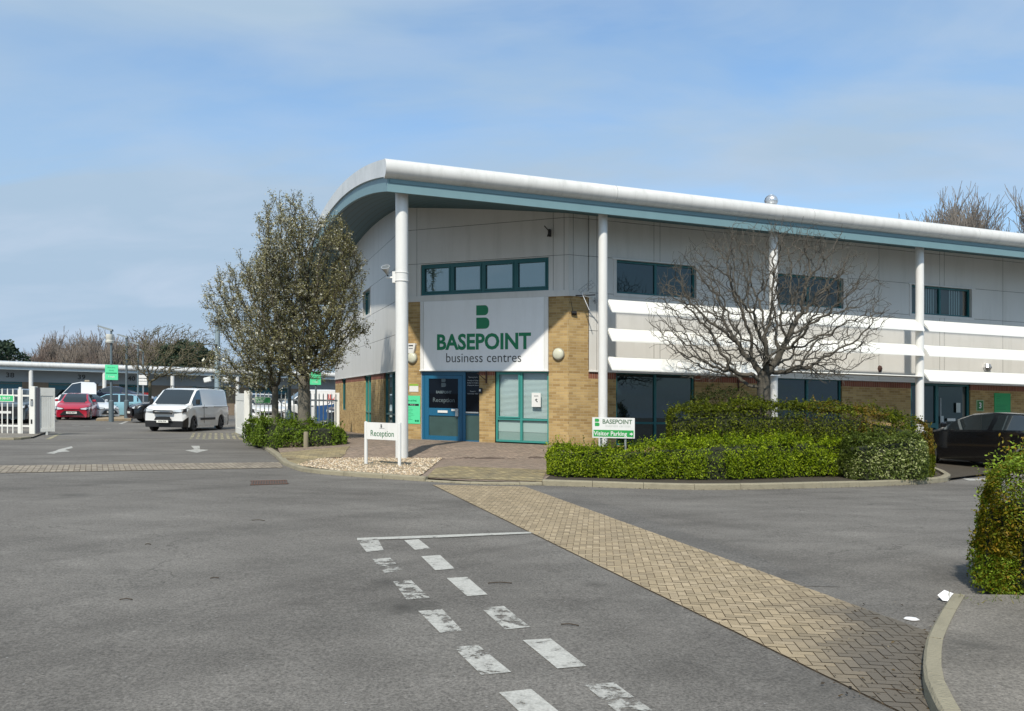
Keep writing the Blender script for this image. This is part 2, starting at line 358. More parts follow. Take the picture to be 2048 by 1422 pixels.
def clip(poly, region):
    """Sutherland-Hodgman against a convex counter-clockwise region"""
    out = poly
    for i in range(len(region)):
        a, b = region[i], region[(i+1) % len(region)]; inp = out; out = []
        if not inp: return []
        def side(p): return (b[0]-a[0])*(p[1]-a[1])-(b[1]-a[1])*(p[0]-a[0])
        for j in range(len(inp)):
            p, q = inp[j-1], inp[j]; sp, sq = side(p), side(q)
            if (sp < 0) != (sq < 0):
                t = sp/(sp-sq); out.append((p[0]+(q[0]-p[0])*t, p[1]+(q[1]-p[1])*t))
            if sq >= 0: out.append(q)
    return out
def ccw(p): return p if sum(p[i-1][0]*p[i][1]-p[i][0]*p[i-1][1] for i in range(len(p))) > 0 else p[::-1]
BLOCK = mat('paving_block', (1, 1, 1), .9, attr=True, bump=.4, bscale=90)
JOINT = mat('paving_joint', (.12, .085, .05), 1.0)
def paving(name, regions, cols, ang, hfun=lambda x, y: 0.004, herring=True, bw=.1, gap=.006, lift=.006, dirt=lambda x, y: 0, joint=None, jit=.18):
    mb = MB(); j = joint or JOINT
    for reg in regions:
        reg = ccw(reg); xs = [p[0] for p in reg]; ys = [p[1] for p in reg]; cx, cy = sum(xs)/len(xs), sum(ys)/len(ys)
        gx, gy = int(min(xs)/.6)-1, int(min(ys)/.6)-1
        while gy*.6 < max(ys):
            gx = int(min(xs)/.6)-1
            while gx*.6 < max(xs):
                c_ = clip([(gx*.6, gy*.6), (gx*.6+.6, gy*.6), (gx*.6+.6, gy*.6+.6), (gx*.6, gy*.6+.6)], reg)
                if len(c_) > 2: mb.poly([(x, y, hfun(x, y)) for x, y in c_], j)
                gx += 1
            gy += 1
        rad = max(math.hypot(x-cx, y-cy) for x, y in reg)+.4; n = int(rad/bw)+3; ca, sa = math.cos(ang), math.sin(ang)
        rects = []
        if herring:
            for a_ in range(-n, n):
                for b_ in range(-n, n):
                    k = (a_-b_) % 4
                    if k == 0: rects.append((a_*bw, b_*bw, 2*bw, bw))
                    elif k == 3: rects.append((a_*bw, b_*bw, bw, 2*bw))
        else:
            for b_ in range(-n, n):
                for a_ in range(-n//2-1, n//2+1): rects.append(((2*a_+(b_ % 2))*bw, b_*bw, 2*bw, bw))
        for (x, y, w, h) in rects:
            x0, y0, x1, y1 = x+gap/2, y+gap/2, x+w-gap/2, y+h-gap/2
            q = [(cx+ca*a-sa*b, cy+sa*a+ca*b) for a, b in ((x0, y0), (x1, y0), (x1, y1), (x0, y1))]
            if min(math.hypot(a-cx, b-cy) for a, b in q) > rad: continue
            q = clip(q, reg)
            if len(q) < 3: continue
            mx, my = sum(p[0] for p in q)/len(q), sum(p[1] for p in q)/len(q)
            c = cols[rng.randrange(len(cols))]; v = 1+rng.uniform(-jit, jit)
            d = dirt(mx, my); c = tuple(a*v*(1-d)+b*d for a, b in zip(c, (.095, .085, .072)))
            z = lift+rng.uniform(-.0012, .0012)
            mb.poly([(a, b, hfun(a, b)+z) for a, b in q], BLOCK, col=c)
    return solo(name, mb, None, None, kind='structure')
TAN = [(.345, .270, .170), (.325, .255, .160), (.36, .285, .185), (.31, .245, .155)]
RED = [(.26, .20, .155), (.24, .185, .145), (.28, .215, .165), (.255, .20, .155)]
YEL = [(.36, .29, .155), (.33, .265, .145), (.29, .24, .14)]
# diagonal crossing strip
Lp = [(852, 966), (1000, 1032), (1081, 1072), (1196, 1131), (1342, 1214), (1537, 1302), (1640, 1346), (1790, 1415)]
Rp = [(1050, 974), (1190, 1026), (1342, 1078), (1400, 1100), (1586, 1170), (1732, 1219), (1790, 1240), (1880, 1275)]
Lg = [G(*p) for p in Lp]; Rg = [G(*p) for p in Rp]
def fitline(pts):
    xs = np.array([p[0] for p in pts]); ys = np.array([p[1] for p in pts]); a, b = np.polyfit(ys, xs, 1); return a, b
la, lb = fitline(Lg); ra, rb = fitline(Rg)
def strip_q(y0, y1): return [(la*y0+lb, y0), (ra*y0+rb, y0), (ra*y1+rb, y1), (la*y1+lb, y1)]
dx, dy = (la+ra)/2, 1.0
def sdirt(x, y):
    px = 1024+1650*x/y; f = min(1, max(0, (px-1530)/350)); n = mnoise.noise(Vector((x*2.2, y*2.2, 3)))
    return max(0, min(.88, f*1.55+n*.35-.12)) if f > 0 else max(0, n*.25-.05)
y_far = G(950, 972)[1]; y_near = G(1840, 1475)[1]
paving('path', [strip_q(y_near, y_far)], TAN, R(-6), dirt=sdirt, herring=True, bw=.068, gap=.006)
# cross band of blocks over the entrance road
b0, b1, b2, b3 = G(-420, 954.5), G(566, 936), G(560, 925), G(-420, 936.8)
paving('road', [[b0, b1, b2, b3]], [(.28, .24, .19), (.25, .215, .17), (.30, .26, .2)], math.atan2(b1[1]-b0[1], b1[0]-b0[0])+R(90), herring=False, gap=.012)

# ---- building frame
AL = R(19.5); BX, BY = -2.68, 20.07; CA, SA = math.cos(AL), math.sin(AL)
def BW(s, d): return (BX+CA*s-SA*d, BY+SA*s+CA*d)
def LB(x, y): x -= BX; y -= BY; return (CA*x+SA*y, -SA*x+CA*y)
def plz(x, y):
    s, d = LB(x, y); z = .05+.23*min(1, max(0, (d+.1)/1.6), max(0, (s+3.2)/3.2))
    if d > 5.4: z -= (d-5.4)/14*.30
    return max(.012, z)
kerb_px = [(500, 884), (528, 898), (548, 912), (566, 930), (600, 943), (640, 948), (700, 953), (775, 958), (850, 963)]
kerb_g = [G(*p) for p in kerb_px]
flat_px = [(850, 963), (930, 968), (1000, 970), (1084, 971)]
isl_px = [(1084, 971), (1180, 974), (1300, 978), (1400, 980), (1520, 979), (1640, 976), (1750, 973), (1850, 968), (1893, 964), (1903, 958), (1890, 950), (1870, 942), (1850, 930)]
isl_g = [G(*p) for p in isl_px]
def resample(pts, step):
    out = [Vector(pts[0])]; acc = 0
    for a, b in zip(pts[:-1], pts[1:]):
        a = Vector(a); b = Vector(b); l = (b-a).length; t = step-acc
        while t <= l: out.append(a+(b-a)*(t/l)); t += step
        acc = l-(t-step)
    out.append(Vector(pts[-1])); return out
def kerb(name, pts, w, h, step=.9, side=1, label=None, h1=None, gap=.008):
    """row of kerb stones along pts; the face towards the road is pts"""
    fine = resample(pts, step/3); mb = MB(); n = len(fine)
    nrm = []
    for i in range(n):
        d = (fine[min(i+1, n-1)]-fine[max(i-1, 0)]).normalized(); nrm.append(Vector((-d.y, d.x))*side)
    for i in range(n-1):
        t0 = gap if i % 3 == 0 else 0
        a = fine[i]+(fine[i+1]-fine[i]).normalized()*t0; b = fine[i+1]
        jj = rng.uniform(-.003, .003) if i % 3 == 0 else (jj if i else 0)
        f = i/(n-1); hh = (h+(h1-h)*f if h1 is not None else h)+jj
        prof = [(0, -.02), (.004, hh-.018), (.02, hh), (w, hh), (w, -.02)]
        vs = [(*(a+nrm[i]*o), z) for o, z in prof]+[(*(b+nrm[i+1]*o), z) for o, z in prof]
        k = len(prof); fs = [(q, q+1, k+q+1, k+q) for q in range(k-1)]
        mb.add(vs, fs+[tuple(range(k)), tuple(range(2*k-1, k-1, -1))], CONC)
    return solo(name, mb, None, None, kind='structure')
kerb('kerb', kerb_g, .13, .085, side=1)
kerb('kerb', [G(*p) for p in flat_px], .13, .03, side=1, h1=.06)
kerb('kerb', isl_g, .13, .105, side=1)

# plaza paving between kerb and building (red-brown), its apron of buff blocks, gravel bed
pA = G(1000, 957); pB = G(1095, 957); door_r = BW(5.2, 1.46); door_l = BW(1.12, 5.38)
def inn(p, o=.12):  # a little inside the kerb
    return (p[0], p[1]+o)
kg = [inn(p) for p in kerb_g]; fg = [inn(G(*p)) for p in flat_px]
gr_tl, gr_tr = G(655, 917), G(880, 916)
bz = .062; bed = [inn(G(590, 938)), inn(G(700, 953)), inn(G(835, 961)), G(846, 948, bz), G(884, 917, bz), G(650, 916, bz), G(606, 926, bz)]
apron = [inn(G(845, 962)), inn(G(1000, 970)), inn(G(1084, 971)), G(1094, 940), G(905, 934), G(872, 936)]
tanf = [inn(G(566, 930)), inn(G(600, 943)), G(606, 928), G(650, 918), G(690, 912), G(700, 896), G(560, 912)]
red1 = [G(905, 934), G(1094, 940), BW(5.6, -.9), BW(5.6, 1.46), BW(5.045, 1.46), BW(1.12, 5.38), BW(1.12, 4.0), BW(-1.2, 1.2), G(884, 918)]
red2 = [G(884, 918), BW(-1.2, 1.2), BW(1.12, 4.0), BW(1.12, 5.38), BW(1.12, 9), BW(-1.9, 9), G(655, 900), G(690, 912), G(690, 917)]
red3 = [BW(1.12, 9), BW(1.12, 21), BW(-1.7, 21), BW(-1.9, 9)]
def tri_fan_regions(poly):
    poly = ccw(poly); return [poly]
def hull(pts):
    pts = sorted(set(pts)); out = []
    for seq in (pts, pts[::-1]):
        h = []
        for p in seq:
            while len(h) > 1 and (h[-1][0]-h[-2][0])*(p[1]-h[-2][1])-(h[-1][1]-h[-2][1])*(p[0]-h[-2][0]) <= 0: h.pop()
            h.append(p)
        out += h[:-1]
    return out
kin = [inn(p, .10) for p in kerb_g[3:]]+[inn(G(*p), .10) for p in flat_px[1:]]
paving('pavement', [hull(kin+[BW(5.7, 2.2), BW(1.4, 21), BW(-1.5, 21), BW(-2.5, 8), BW(-2.7, 3)])], RED, AL+R(45), hfun=plz, herring=False, jit=.12, joint=mat('joint_red', (.10, .07, .055), 1))
ap_d = lambda x, y: .0+.42*max(0, min(1, mnoise.noise(Vector((x*1.4, y*3, 1)))+.35))
paving('pavement', [[inn(G(850, 963), .11), inn(G(1084, 971), .11), G(1094, 940, .06), G(905, 932, .06), G(872, 936, .06)]], YEL, R(58), hfun=lambda x, y: plz(x, y)+.010, herring=False, gap=.012, dirt=ap_d, jit=.2)
paving('pavement', [hull([inn(G(566, 930), .11), inn(G(600, 943), .11), G(650, 916, .06), G(700, 905, .06), G(690, 915, .06), G(560, 908, .06)])], YEL, R(10), hfun=lambda x, y: plz(x, y)+.010, herring=False, dirt=ap_d)
# soil under the planting
SOIL = mat('soil', (.06, .048, .032), 1, var=.4, vscale=8, bump=1, bscale=30)
mb = MB(); mb.poly([(*p, .055) for p in [inn(q, .1) for q in isl_g[:9]]+[BW(21, -2), BW(21, 1.4), BW(5.6, 1.4), BW(5.6, -1.5), inn(G(1092, 950), .2)]], SOIL)
solo('ground', mb, None, None, kind='structure')
mb = MB(); mb.poly([(*p, .05) for p in [inn(G(510, 888), .1), inn(G(548, 912), .1), G(560, 912), G(700, 896), BW(-1.6, 9), G(500, 872)]], SOIL)
solo('ground', mb, None, None, kind='structure')

# gravel bed: pale soil plus loose stones
GRAV = mat('gravel_soil', (.30, .245, .16), 1, var=.4, vscale=14, bump=1, bscale=50)
mb = MB(); mb.poly([(*p, .072) for p in bed], GRAV); solo('ground', mb, None, None, kind='structure')
def inside(p, poly):
    c = False
    for i in range(len(poly)):
        a, b = poly[i-1], poly[i]
        if (a[1] > p[1]) != (b[1] > p[1]) and p[0] < (b[0]-a[0])*(p[1]-a[1])/(b[1]-a[1])+a[0]: c = not c
    return c
STONE = mat('gravel_stone', (1, 1, 1), .8, attr=True)
mb = MB(); bxs = [p[0] for p in bed]; bys = [p[1] for p in bed]
sc = [(.50, .41, .29), (.40, .30, .19), (.58, .50, .39), (.33, .24, .15), (.24, .19, .14)]
k = 0
while k < 3400:
    p = (rng.uniform(min(bxs), max(bxs)), rng.uniform(min(bys), max(bys)))
    if not inside(p, bed): continue
    if mnoise.noise(Vector((p[0]*.9, p[1]*1.2, 9))) > .38 and rng.random() < .8: k += 1; continue
    k += 1; r = rng.uniform(.012, .032); a0 = rng.uniform(0, 6.3); cc = sc[rng.randrange(5)]
    ring = [(p[0]+r*math.cos(a0+i*1.257)*rng.uniform(.7, 1.3), p[1]+r*math.sin(a0+i*1.257)*rng.uniform(.6, 1.1), .070) for i in range(5)]
    mb.add(ring+[(p[0]+rng.uniform(-.3, .3)*r, p[1]+rng.uniform(-.3, .3)*r, .072+r*rng.uniform(.5, 1.1))], [(i, (i+1) % 5, 5) for i in range(5)], STONE, col=cc)
o = solo('gravel', mb, 'pale buff loose gravel around the post of the Reception sign', 'gravel', kind='stuff')

# bottom right footway with kerb
fk = [G(*p) for p in [(1902, 1212), (1878, 1250), (1852, 1300), (1843, 1350), (1848, 1395), (1862, 1430), (1885, 1475), (1915, 1540)]][::-1]
kerb('kerb', fk, .095, .10, side=-1)
fk2 = [(p[0]+.085, p[1]) for p in fk]
mb = MB(); mb.poly([(*p, .093) for p in fk2+[(5.6, fk[-1][1]+.05), (9, 6.0), (9, 2.0), (fk[0][0]+.2, 2.0)]], FOOT); solo('pavement', mb, None, None, kind='structure')

# ---------------------------------------------------------------- road markings
PA = [paintmat('marking_light_wear', .56), paintmat('marking_worn', .635), paintmat('marking_very_worn', .70), paintmat('marking_yellow', .66, (.42, .38, .24))]
def Z8(x, y): return (480+x/2.4976, 880+y/2.4976)
def mark(px, wear, label, group, z=.005, cat='road marking'):
    mb = MB(); pts = [G(*p) for p in px]; mb.poly([(*p, z) for p in pts], PA[wear]); return solo('road_marking', mb, label, cat, group=group)
gl = 'dashes of the double marking on the asphalt'
Ld = [([(583, 500), (690, 497), (718, 552), (632, 562)], 1, 'white dash at the far left corner of the marking, joined to the thin stop line'),
      ([(662, 598), (750, 590), (818, 658), (722, 666)], 2, 'second dash from the far end of the left row, nearly worn away'),
      ([(765, 710), (855, 703), (948, 790), (832, 800)], 2, 'third dash from the far end of the left row, worn with a dark stain beside it'),
      ([(890, 857), (1010, 848), (1112, 955), (1000, 967)], 1, 'fourth dash from the far end of the left row, worn in the middle'),
      ([(1063, 1037), (1190, 1028), (1355, 1163), (1205, 1177)], 1, 'fifth dash from the far end of the left row, bright at both ends'),
      ([(1293, 1265), (1455, 1248), (1690, 1440), (1500, 1460)], 0, 'nearest dash of the left row, cut by the bottom of the photo')]
Rd = [([(820, 503), (893, 498), (953, 545), (875, 552)], 0, 'small dash at the far end of the right row touching the thin stop line'),
      ([(905, 583), (1000, 577), (1073, 645), (975, 653)], 0, 'second dash from the far end of the right row, little worn'),
      ([(1032, 692), (1135, 687), (1237, 775), (1135, 783)], 0, 'third dash from the far end of the right row, mottled'),
      ([(1203, 842), (1318, 832), (1450, 937), (1325, 950)], 1, 'fourth dash from the far end of the right row, faded at its near end'),
      ([(1412, 1003), (1552, 995), (1730, 1133), (1585, 1145)], 0, 'fifth dash from the far end of the right row, the brightest and largest'),
      ([(1720, 1228), (1868, 1215), (2095, 1380), (1930, 1400)], 2, 'nearest dash of the right row, badly worn, at the bottom of the photo')]
for q, w, lb_ in Ld+Rd: mark([Z8(*p) for p in q], w, lb_, gl)
mark([Z8(585, 493), Z8(1500, 460), Z8(1500, 468), Z8(940, 493), Z8(585, 504)], 0, 'thin white line across the far end of the two rows of dashes', None, z=.0085)
ag = 'arrows painted on the entrance road'
# arrow pointing towards the camera, and the one pointing away on the left lane
mark([(382, 892), (399, 892), (400, 899), (417, 900), (394, 906), (370, 901), (389, 899)], 0, 'white arrow on the road in front of the white van', ag)
mark([(91, 907), (108, 903), (118, 899), (143, 893), (146, 896), (130, 900), (140, 903), (116, 905), (108, 908)], 0, 'white arrow on the road in front of the left gate', ag)
# yellow hatched box at the gate
mb = MB()
def qline(mb, a, b, w, m, z=.005):
    a = Vector(G(*a)); b = Vector(G(*b)); d = (b-a).normalized(); n = Vector((-d.y, d.x))*w/2
    mb.poly([(*(a+n), z), (*(a-n), z), (*(b-n), z), (*(b+n), z)], m)
qline(mb, (90, 880), (482, 879), .10, PA[3]); qline(mb, (120, 867), (470, 865), .10, PA[3]); qline(mb, (470, 864), (483, 880), .13, PA[3]); qline(mb, (121, 867), (95, 879), .13, PA[3])
for i in range(8, 16): qline(mb, (300+i*11, 866.5+.02*i), (282+i*12.5, 878.4), .10, PA[3], .009)
solo('road_marking', mb, 'faded yellow hatched box painted across the gateway', 'road marking')
mb = MB(); 
for a, b in (((144, 851), (160, 851)), ((168, 852.5), (180, 852.5)), ((212, 857), (222, 857)), ((240, 848), (254, 843))): qline(mb, a, b, .15, PA[0])
solo('road_marking', mb, 'short faint white lines in the yard behind the gate', 'road marking')
mb = MB(); qline(mb, (1855, 931), (2048, 952), .09, PA[0]); qline(mb, (1850, 957.5), (1905, 960), .05, PA[2])
solo('road_marking', mb, 'long white bay line beside the black car', 'road marking')
mb = MB(); pts = [(1914, 953.5), (1935, 954.5), (1930, 957), (1950, 958), (1972, 957), (1990, 959), (1970, 961), (1938, 961.5), (1924, 957.5)]
mb.poly([(*G(*p), .005) for p in pts], PA[0]); solo('road_marking', mb, 'white symbol painted on the parking bay by the near hedge', 'road marking')
# cast iron gully cover
IRON = mat('rusty_iron', (.16, .085, .06), .7, .3, var=.4, vscale=20)
g0, g1, g2, g3_ = G(500, 971), G(576, 968.5), G(574, 961), G(503, 962.5)
mb = MB(); mb.slab([g0, g1, g2, g3_], .0, .006, DARKJ)
for i in range(14):
    t = (i+.25)/14; t1 = t+.5/14
    lerp = lambda a, b, t: (a[0]+(b[0]-a[0])*t, a[1]+(b[1]-a[1])*t)
    mb.slab([lerp(g0, g1, t), lerp(g0, g1, t1), lerp(g3_, g2, t1), lerp(g3_, g2, t)], .006, .011, IRON)
for a, b, c, d in ((g0, g1, .08, 0), (g3_, g2, -.08, 0)): mb.slab([(a[0], a[1]), (b[0], b[1]), (b[0], b[1]+c*.9), (a[0], a[1]+c*.9)], .006, .013, IRON)
solo('drain_cover', mb, 'rusty iron drain cover set in the asphalt', 'drain cover')

# litter and twigs
mb = MB(); x, y = G(1898, 1203); mb.add([(x-.06, y-.02, .012), (x+.0, y-.05, .01), (x+.06, y-.03, .03), (x+.07, y+.05, .05), (x, y+.07, .075), (x-.07, y+.04, .04), (x, y, .035)], [(0, 1, 6), (1, 2, 6), (2, 3, 6), (3, 4, 6), (4, 5, 6), (5, 0, 6)], mat('paper', (.75, .75, .76), .8))
solo('paper_litter', mb, 'crumpled white paper lying by the end of the near kerb', 'litter')
mb = MB(); x, y = G(1823, 1240); mb.slab([(x+.05*math.cos(i*.628)*(1.1 if i % 2 else .85), y+.045*math.sin(i*.628)) for i in range(10)], .006, .012, mat('paper', (1, 1, 1)))
solo('paper_litter', mb, 'small flat white scrap on the asphalt left of the crumpled paper', 'litter')
TWIG = mat('twig', (.05, .035, .022), .9)
for k, (px, py, a, l) in enumerate([(517, 1042, -.1, .16), (1000, 1168, .1, .2), (1140, 1252, -.2, .12), (252, 1201, .1, .09), (429, 1158, .2, .07), (296, 1090, 0, .06), (1450, 1243, .4, .06), (1795, 1385, -.6, .12), (1752, 1240, .2, .06)]):
    x, y = G(px, py); mb = MB(); mb.tube([(x-l/2*math.cos(a), y-l/2*math.sin(a), .008), (x, y+l*.06, .014), (x+l/2*math.cos(a), y+l/2*math.sin(a), .008)], .004, 5, TWIG)
    lab = ['dark twig below the drain cover', 'thin dark twig between the dashes and the paved strip', 'dark curled twig left of the paved strip', 'dark scrap in the left foreground', 'tiny dark twig on the left asphalt', 'tiny dark scrap on the far left asphalt', 'small dark bit on the buff paved strip', 'dark leaf at the stained end of the paved strip', 'tiny twig on the stained paving'][k]
    solo('twig', mb, lab, 'twig', group='twigs and scraps on the asphalt')

# darker resurfaced band beside the paved strip and a patch seam
ASPH2 = groundmat('asphalt_patch', (.125, .117, .107), (.175, .165, .152), .42)
mb = MB()
ya, yb = G(1090, 984)[1], G(1560, 1172)[1]; n_ = 14
for i in range(n_):
    p, q = yb+(ya-yb)*i/n_, yb+(ya-yb)*(i+1)/n_; w0, w1 = .34+.12*mnoise.noise(Vector((p, 0, 2)))+.25*(i/n_), .34+.12*mnoise.noise(Vector((q, 0, 2)))+.25*((i+1)/n_)
    mb.poly([(ra*p+rb+.01, p, .0035), (ra*p+rb+w0, p, .0035), (ra*q+rb+w1, q, .0035), (ra*q+rb+.01, q, .0035)], ASPH2)
solo('road', mb, None, None, kind='structure')
# ================================================================ MAIN BUILDING
B = thing('office_building', 'two storey grey and buff brick office building with curved roof and reception door', 'building', BX, BY, 0, AL)
S_END = 38.0; D0, D1 = -.45, 24.55; DM = (D0+D1)/2; HC = 2.41
def roofz(d): return 7.15+1.42-(d-DM)**2/110.0
def soffz(d): return roofz(d)-.74
def wallM(o, ang): return Matrix.Translation((o[0], o[1], 0)) @ Matrix.Rotation(ang, 4, 'Z')
MF = wallM((0, 1.46), 0)                     # front: u = s
MC = wallM((1.12, 5.38), -math.pi/4)         # cut corner: u from left corner to right corner, length 5.55
MS = wallM((1.12, 20.8), -math.pi/2)         # side: u from the back, length 15.42
def d_of(M, u): return (M @ Vector((u, 0, 0))).y
def panel_wall(mb, M, u0, u1, z0, z1, holes, us, zs, m, v=0.0, gap=.011, back=.035, topf=None, uvm=False):
    old = mb.M; mb.M = M
    uc = sorted({u0, u1, *[u for u in us if u0 < u < u1], *[h for H in holes for h in H[:2] if u0 < h < u1]})
    zc = sorted({z0, z1, *[z for z in zs if z0 < z < z1], *[h for H in holes for h in H[2:4] if z0 < h < z1]})
    for a, b in zip(uc[:-1], uc[1:]):
        for c, d in zip(zc[:-1], zc[1:]):
            if any(H[0]-1e-6 <= a and b <= H[1]+1e-6 and H[2]-1e-6 <= c and d <= H[3]+1e-6 for H in holes): continue
            la_, lb2 = (gap/2 if a in us else 0), (gap/2 if b in us else 0)
            lc, ld = (gap/2 if c in zs else 0), (gap/2 if d in zs else 0)
            a1, b1, c1, d1 = a+la_, b-lb2, c+lc, d-ld
            if topf and d == z1:
                n = max(1, int((b1-a1)/.6)); q = [a1+(b1-a1)*i/n for i in range(n+1)]
                for p, r in zip(q[:-1], q[1:]):
                    mb.poly([(p, v, c1), (r, v, c1), (r, v, topf(r)), (p, v, topf(p))], m, uvs=[(p, c1), (r, c1), (r, topf(r)), (p, topf(p))])
            else: mb.poly([(a1, v, c1), (b1, v, c1), (b1, v, d1), (a1, v, d1)], m, uvs=[(a1, c1), (b1, c1), (b1, d1), (a1, d1)])
            if topf and d == z1: d1 = min(topf(a1), topf(b1))
            for cond, p in ((la_, [(a1, c1), (a1, d1)]), (lb2, [(b1, c1), (b1, d1)]), (lc, [(a1, c1), (b1, c1)]), (ld, [(a1, d1), (b1, d1)])):
                if cond: mb.poly([(p[0][0], v, p[0][1]), (p[1][0], v, p[1][1]), (p[1][0], v+back, p[1][1]), (p[0][0], v+back, p[0][1])], DARKJ)
    # reveals
    for H in holes:
        if H[1] <= u0 or H[0] >= u1 or H[3] <= z0 or H[2] >= z1: continue
        a, b, c, d = max(H[0], u0), min(H[1], u1), max(H[2], z0), min(H[3], z1); r = .16
        for p in ([(a, c), (a, d)], [(b, c), (b, d)], [(a, d), (b, d)], [(a, c), (b, c)]):
            if p[0][1] == p[1][1] and ((p[0][1] == z0 and H[2] < z0) or (p[0][1] == z1 and H[3] > z1)): continue
            U = [(p[0][1], 0), (p[1][1], 0), (p[1][1], r), (p[0][1], r)]
            mb.poly([(p[0][0], v, p[0][1]), (p[1][0], v, p[1][1]), (p[1][0], v+r, p[1][1]), (p[0][0], v+r, p[0][1])], m, uvs=U)
    mb.M = old
def backing(mb, M, u0, u1, z0, z1, v):
    old = mb.M; mb.M = M; mb.poly([(u0, v, z0), (u1, v, z0), (u1, v, z1), (u0, v, z1)], DARKJ); mb.M = old

P5 = 5.4
win_s = [6.52+P5*i for i in range(6)]
upF = [(s, s+2.62, 4.66, 5.62) for s in win_s]
loF = [(s, s+2.60, .30 if i != 2 else .26, HC) for i, s in enumerate(win_s)]
zse = [3.55, 4.62, 5.65, 6.7]
usF = sorted([s+1.31-.1 for s in win_s]+[s+1.31+.1 for s in win_s]+[5.66+.24]+[s-1.35 for s in win_s[1:]])
topF = lambda u: soffz(1.46)+.25
wall = MB(); brk = MB()
# front: brick return beside the corner, cladding above, brick below
panel_wall(brk, MF, 0+5.045, 5.655, .2, 4.49, [], [], [], BRICK)
panel_wall(wall, MF, 5.045, 5.655, 4.66, 9, [], [5.045+.14], zse, CLAD, topf=topF)
panel_wall(wall, MF, 5.655, S_END, HC, 9, upF, usF, zse, CLAD, topf=topF, v=-.03)
panel_wall(brk, MF, 5.655, S_END, .0, 2.195, [(a, b, c, 2.3) for a, b, c, d in loF], [], [], BRICK)
panel_wall(brk, MF, 5.655, S_END, 2.195, HC+.01, [(a, b, 2.0, 2.6) for a, b, c, d in loF], [], [], BRICKR)
# cut corner
panel_wall(brk, MC, 0, .71, .1, 4.49, [], [], [], BRICK)
panel_wall(brk, MC, 4.94, 5.551, .1, 4.49, [], [], [], BRICK)
panel_wall(brk, MC, 2.72, 3.24, .1, 2.25, [], [], [], BRICK)
panel_wall(brk, MC, 2.72, 3.24, 2.25, HC, [], [], [], BRICKR)
upC = [(.70, 4.94, 4.68, 5.62)]
panel_wall(wall, MC, 0, 5.551, 4.66, 9, upC, [.14, .56, 5.08, 5.41], zse, CLAD, topf=lambda u: soffz(d_of(MC, u))+.3)
# side
upS = [(20.8-12.4, 20.8-10.8, 4.68, 5.62)]
loS = [(20.8-12.35, 20.8-10.8, .15, HC), (20.8-8.26, 20.8-5.9, .2, HC), (20.8-18.6, 20.8-17.3, .96, HC)]
panel_wall(wall, MS, 0, 15.42, HC, 10, upS, [.8, 5.6, 10.6], [3.55, 4.6, 5.65, 6.7], CLAD, topf=lambda u: soffz(d_of(MS, u))+.3, v=-.03)
panel_wall(brk, MS, 0, 15.42, -.3, 2.195, [(a, b, c, 2.3) for a, b, c, d in loS], [], [], BRICK)
panel_wall(brk, MS, 0, 15.42, 2.195, HC+.01, [(a, b, 2.0, 2.6) for a, b, c, d in loS], [], [], BRICKR)
# back walls
MBk = wallM((S_END, 24), math.pi); panel_wall(wall, MBk, 0, S_END-4.3, 0, 8, [], [], [], CLAD, topf=lambda u: 6.7)
MBc = wallM((4.3, 24), math.pi+math.pi/4); panel_wall(wall, MBc, 0, 4.52, 0, 8, [], [], [], CLAD, topf=lambda u: 7.2)
part('cladding', wall, B); part('brickwork', brk, B)
jb = MB()
for M_, u0, u1, z0, z1 in ((MF, 5.1, S_END, HC+.03, 6.9), (MC, .04, 5.5, 4.5, 6.9), (MS, 0, 15.4, HC+.03, 7.2)):
    pass
# dark core behind joints and windows so nothing is see-through
core = MB(); core.M = Matrix.Identity(4)
corner = [(1.36, 20.6), (1.36, 5.48), (5.14, 1.70), (S_END-.1, 1.70), (S_END-.1, 23.8), (4.4, 23.8)]
core.slab(corner, .02, 7.0, mat('interior_dark', (.012, .016, .016), .9)); part('interior', core, B)
# floor slab band at first floor level
sl = MB(); sl.M = MC; sl.box(-.03, 5.58, -.035, .05, 4.49, 4.66, CLAD); sl.M = MF; sl.box(5.03, 5.655, -.0352, .05, 4.492, 4.658, CLAD)
part('string_course', sl, B)
# base flashing of the cladding
fl = MB(); fl.M = MF; fl.box(5.655, S_END, -.05, .02, HC-.025, HC+.012, WHITE); fl.M = MS; fl.box(0, 15.42, -.05, .02, HC-.025, HC+.012, WHITE)
part('flashing', fl, B)

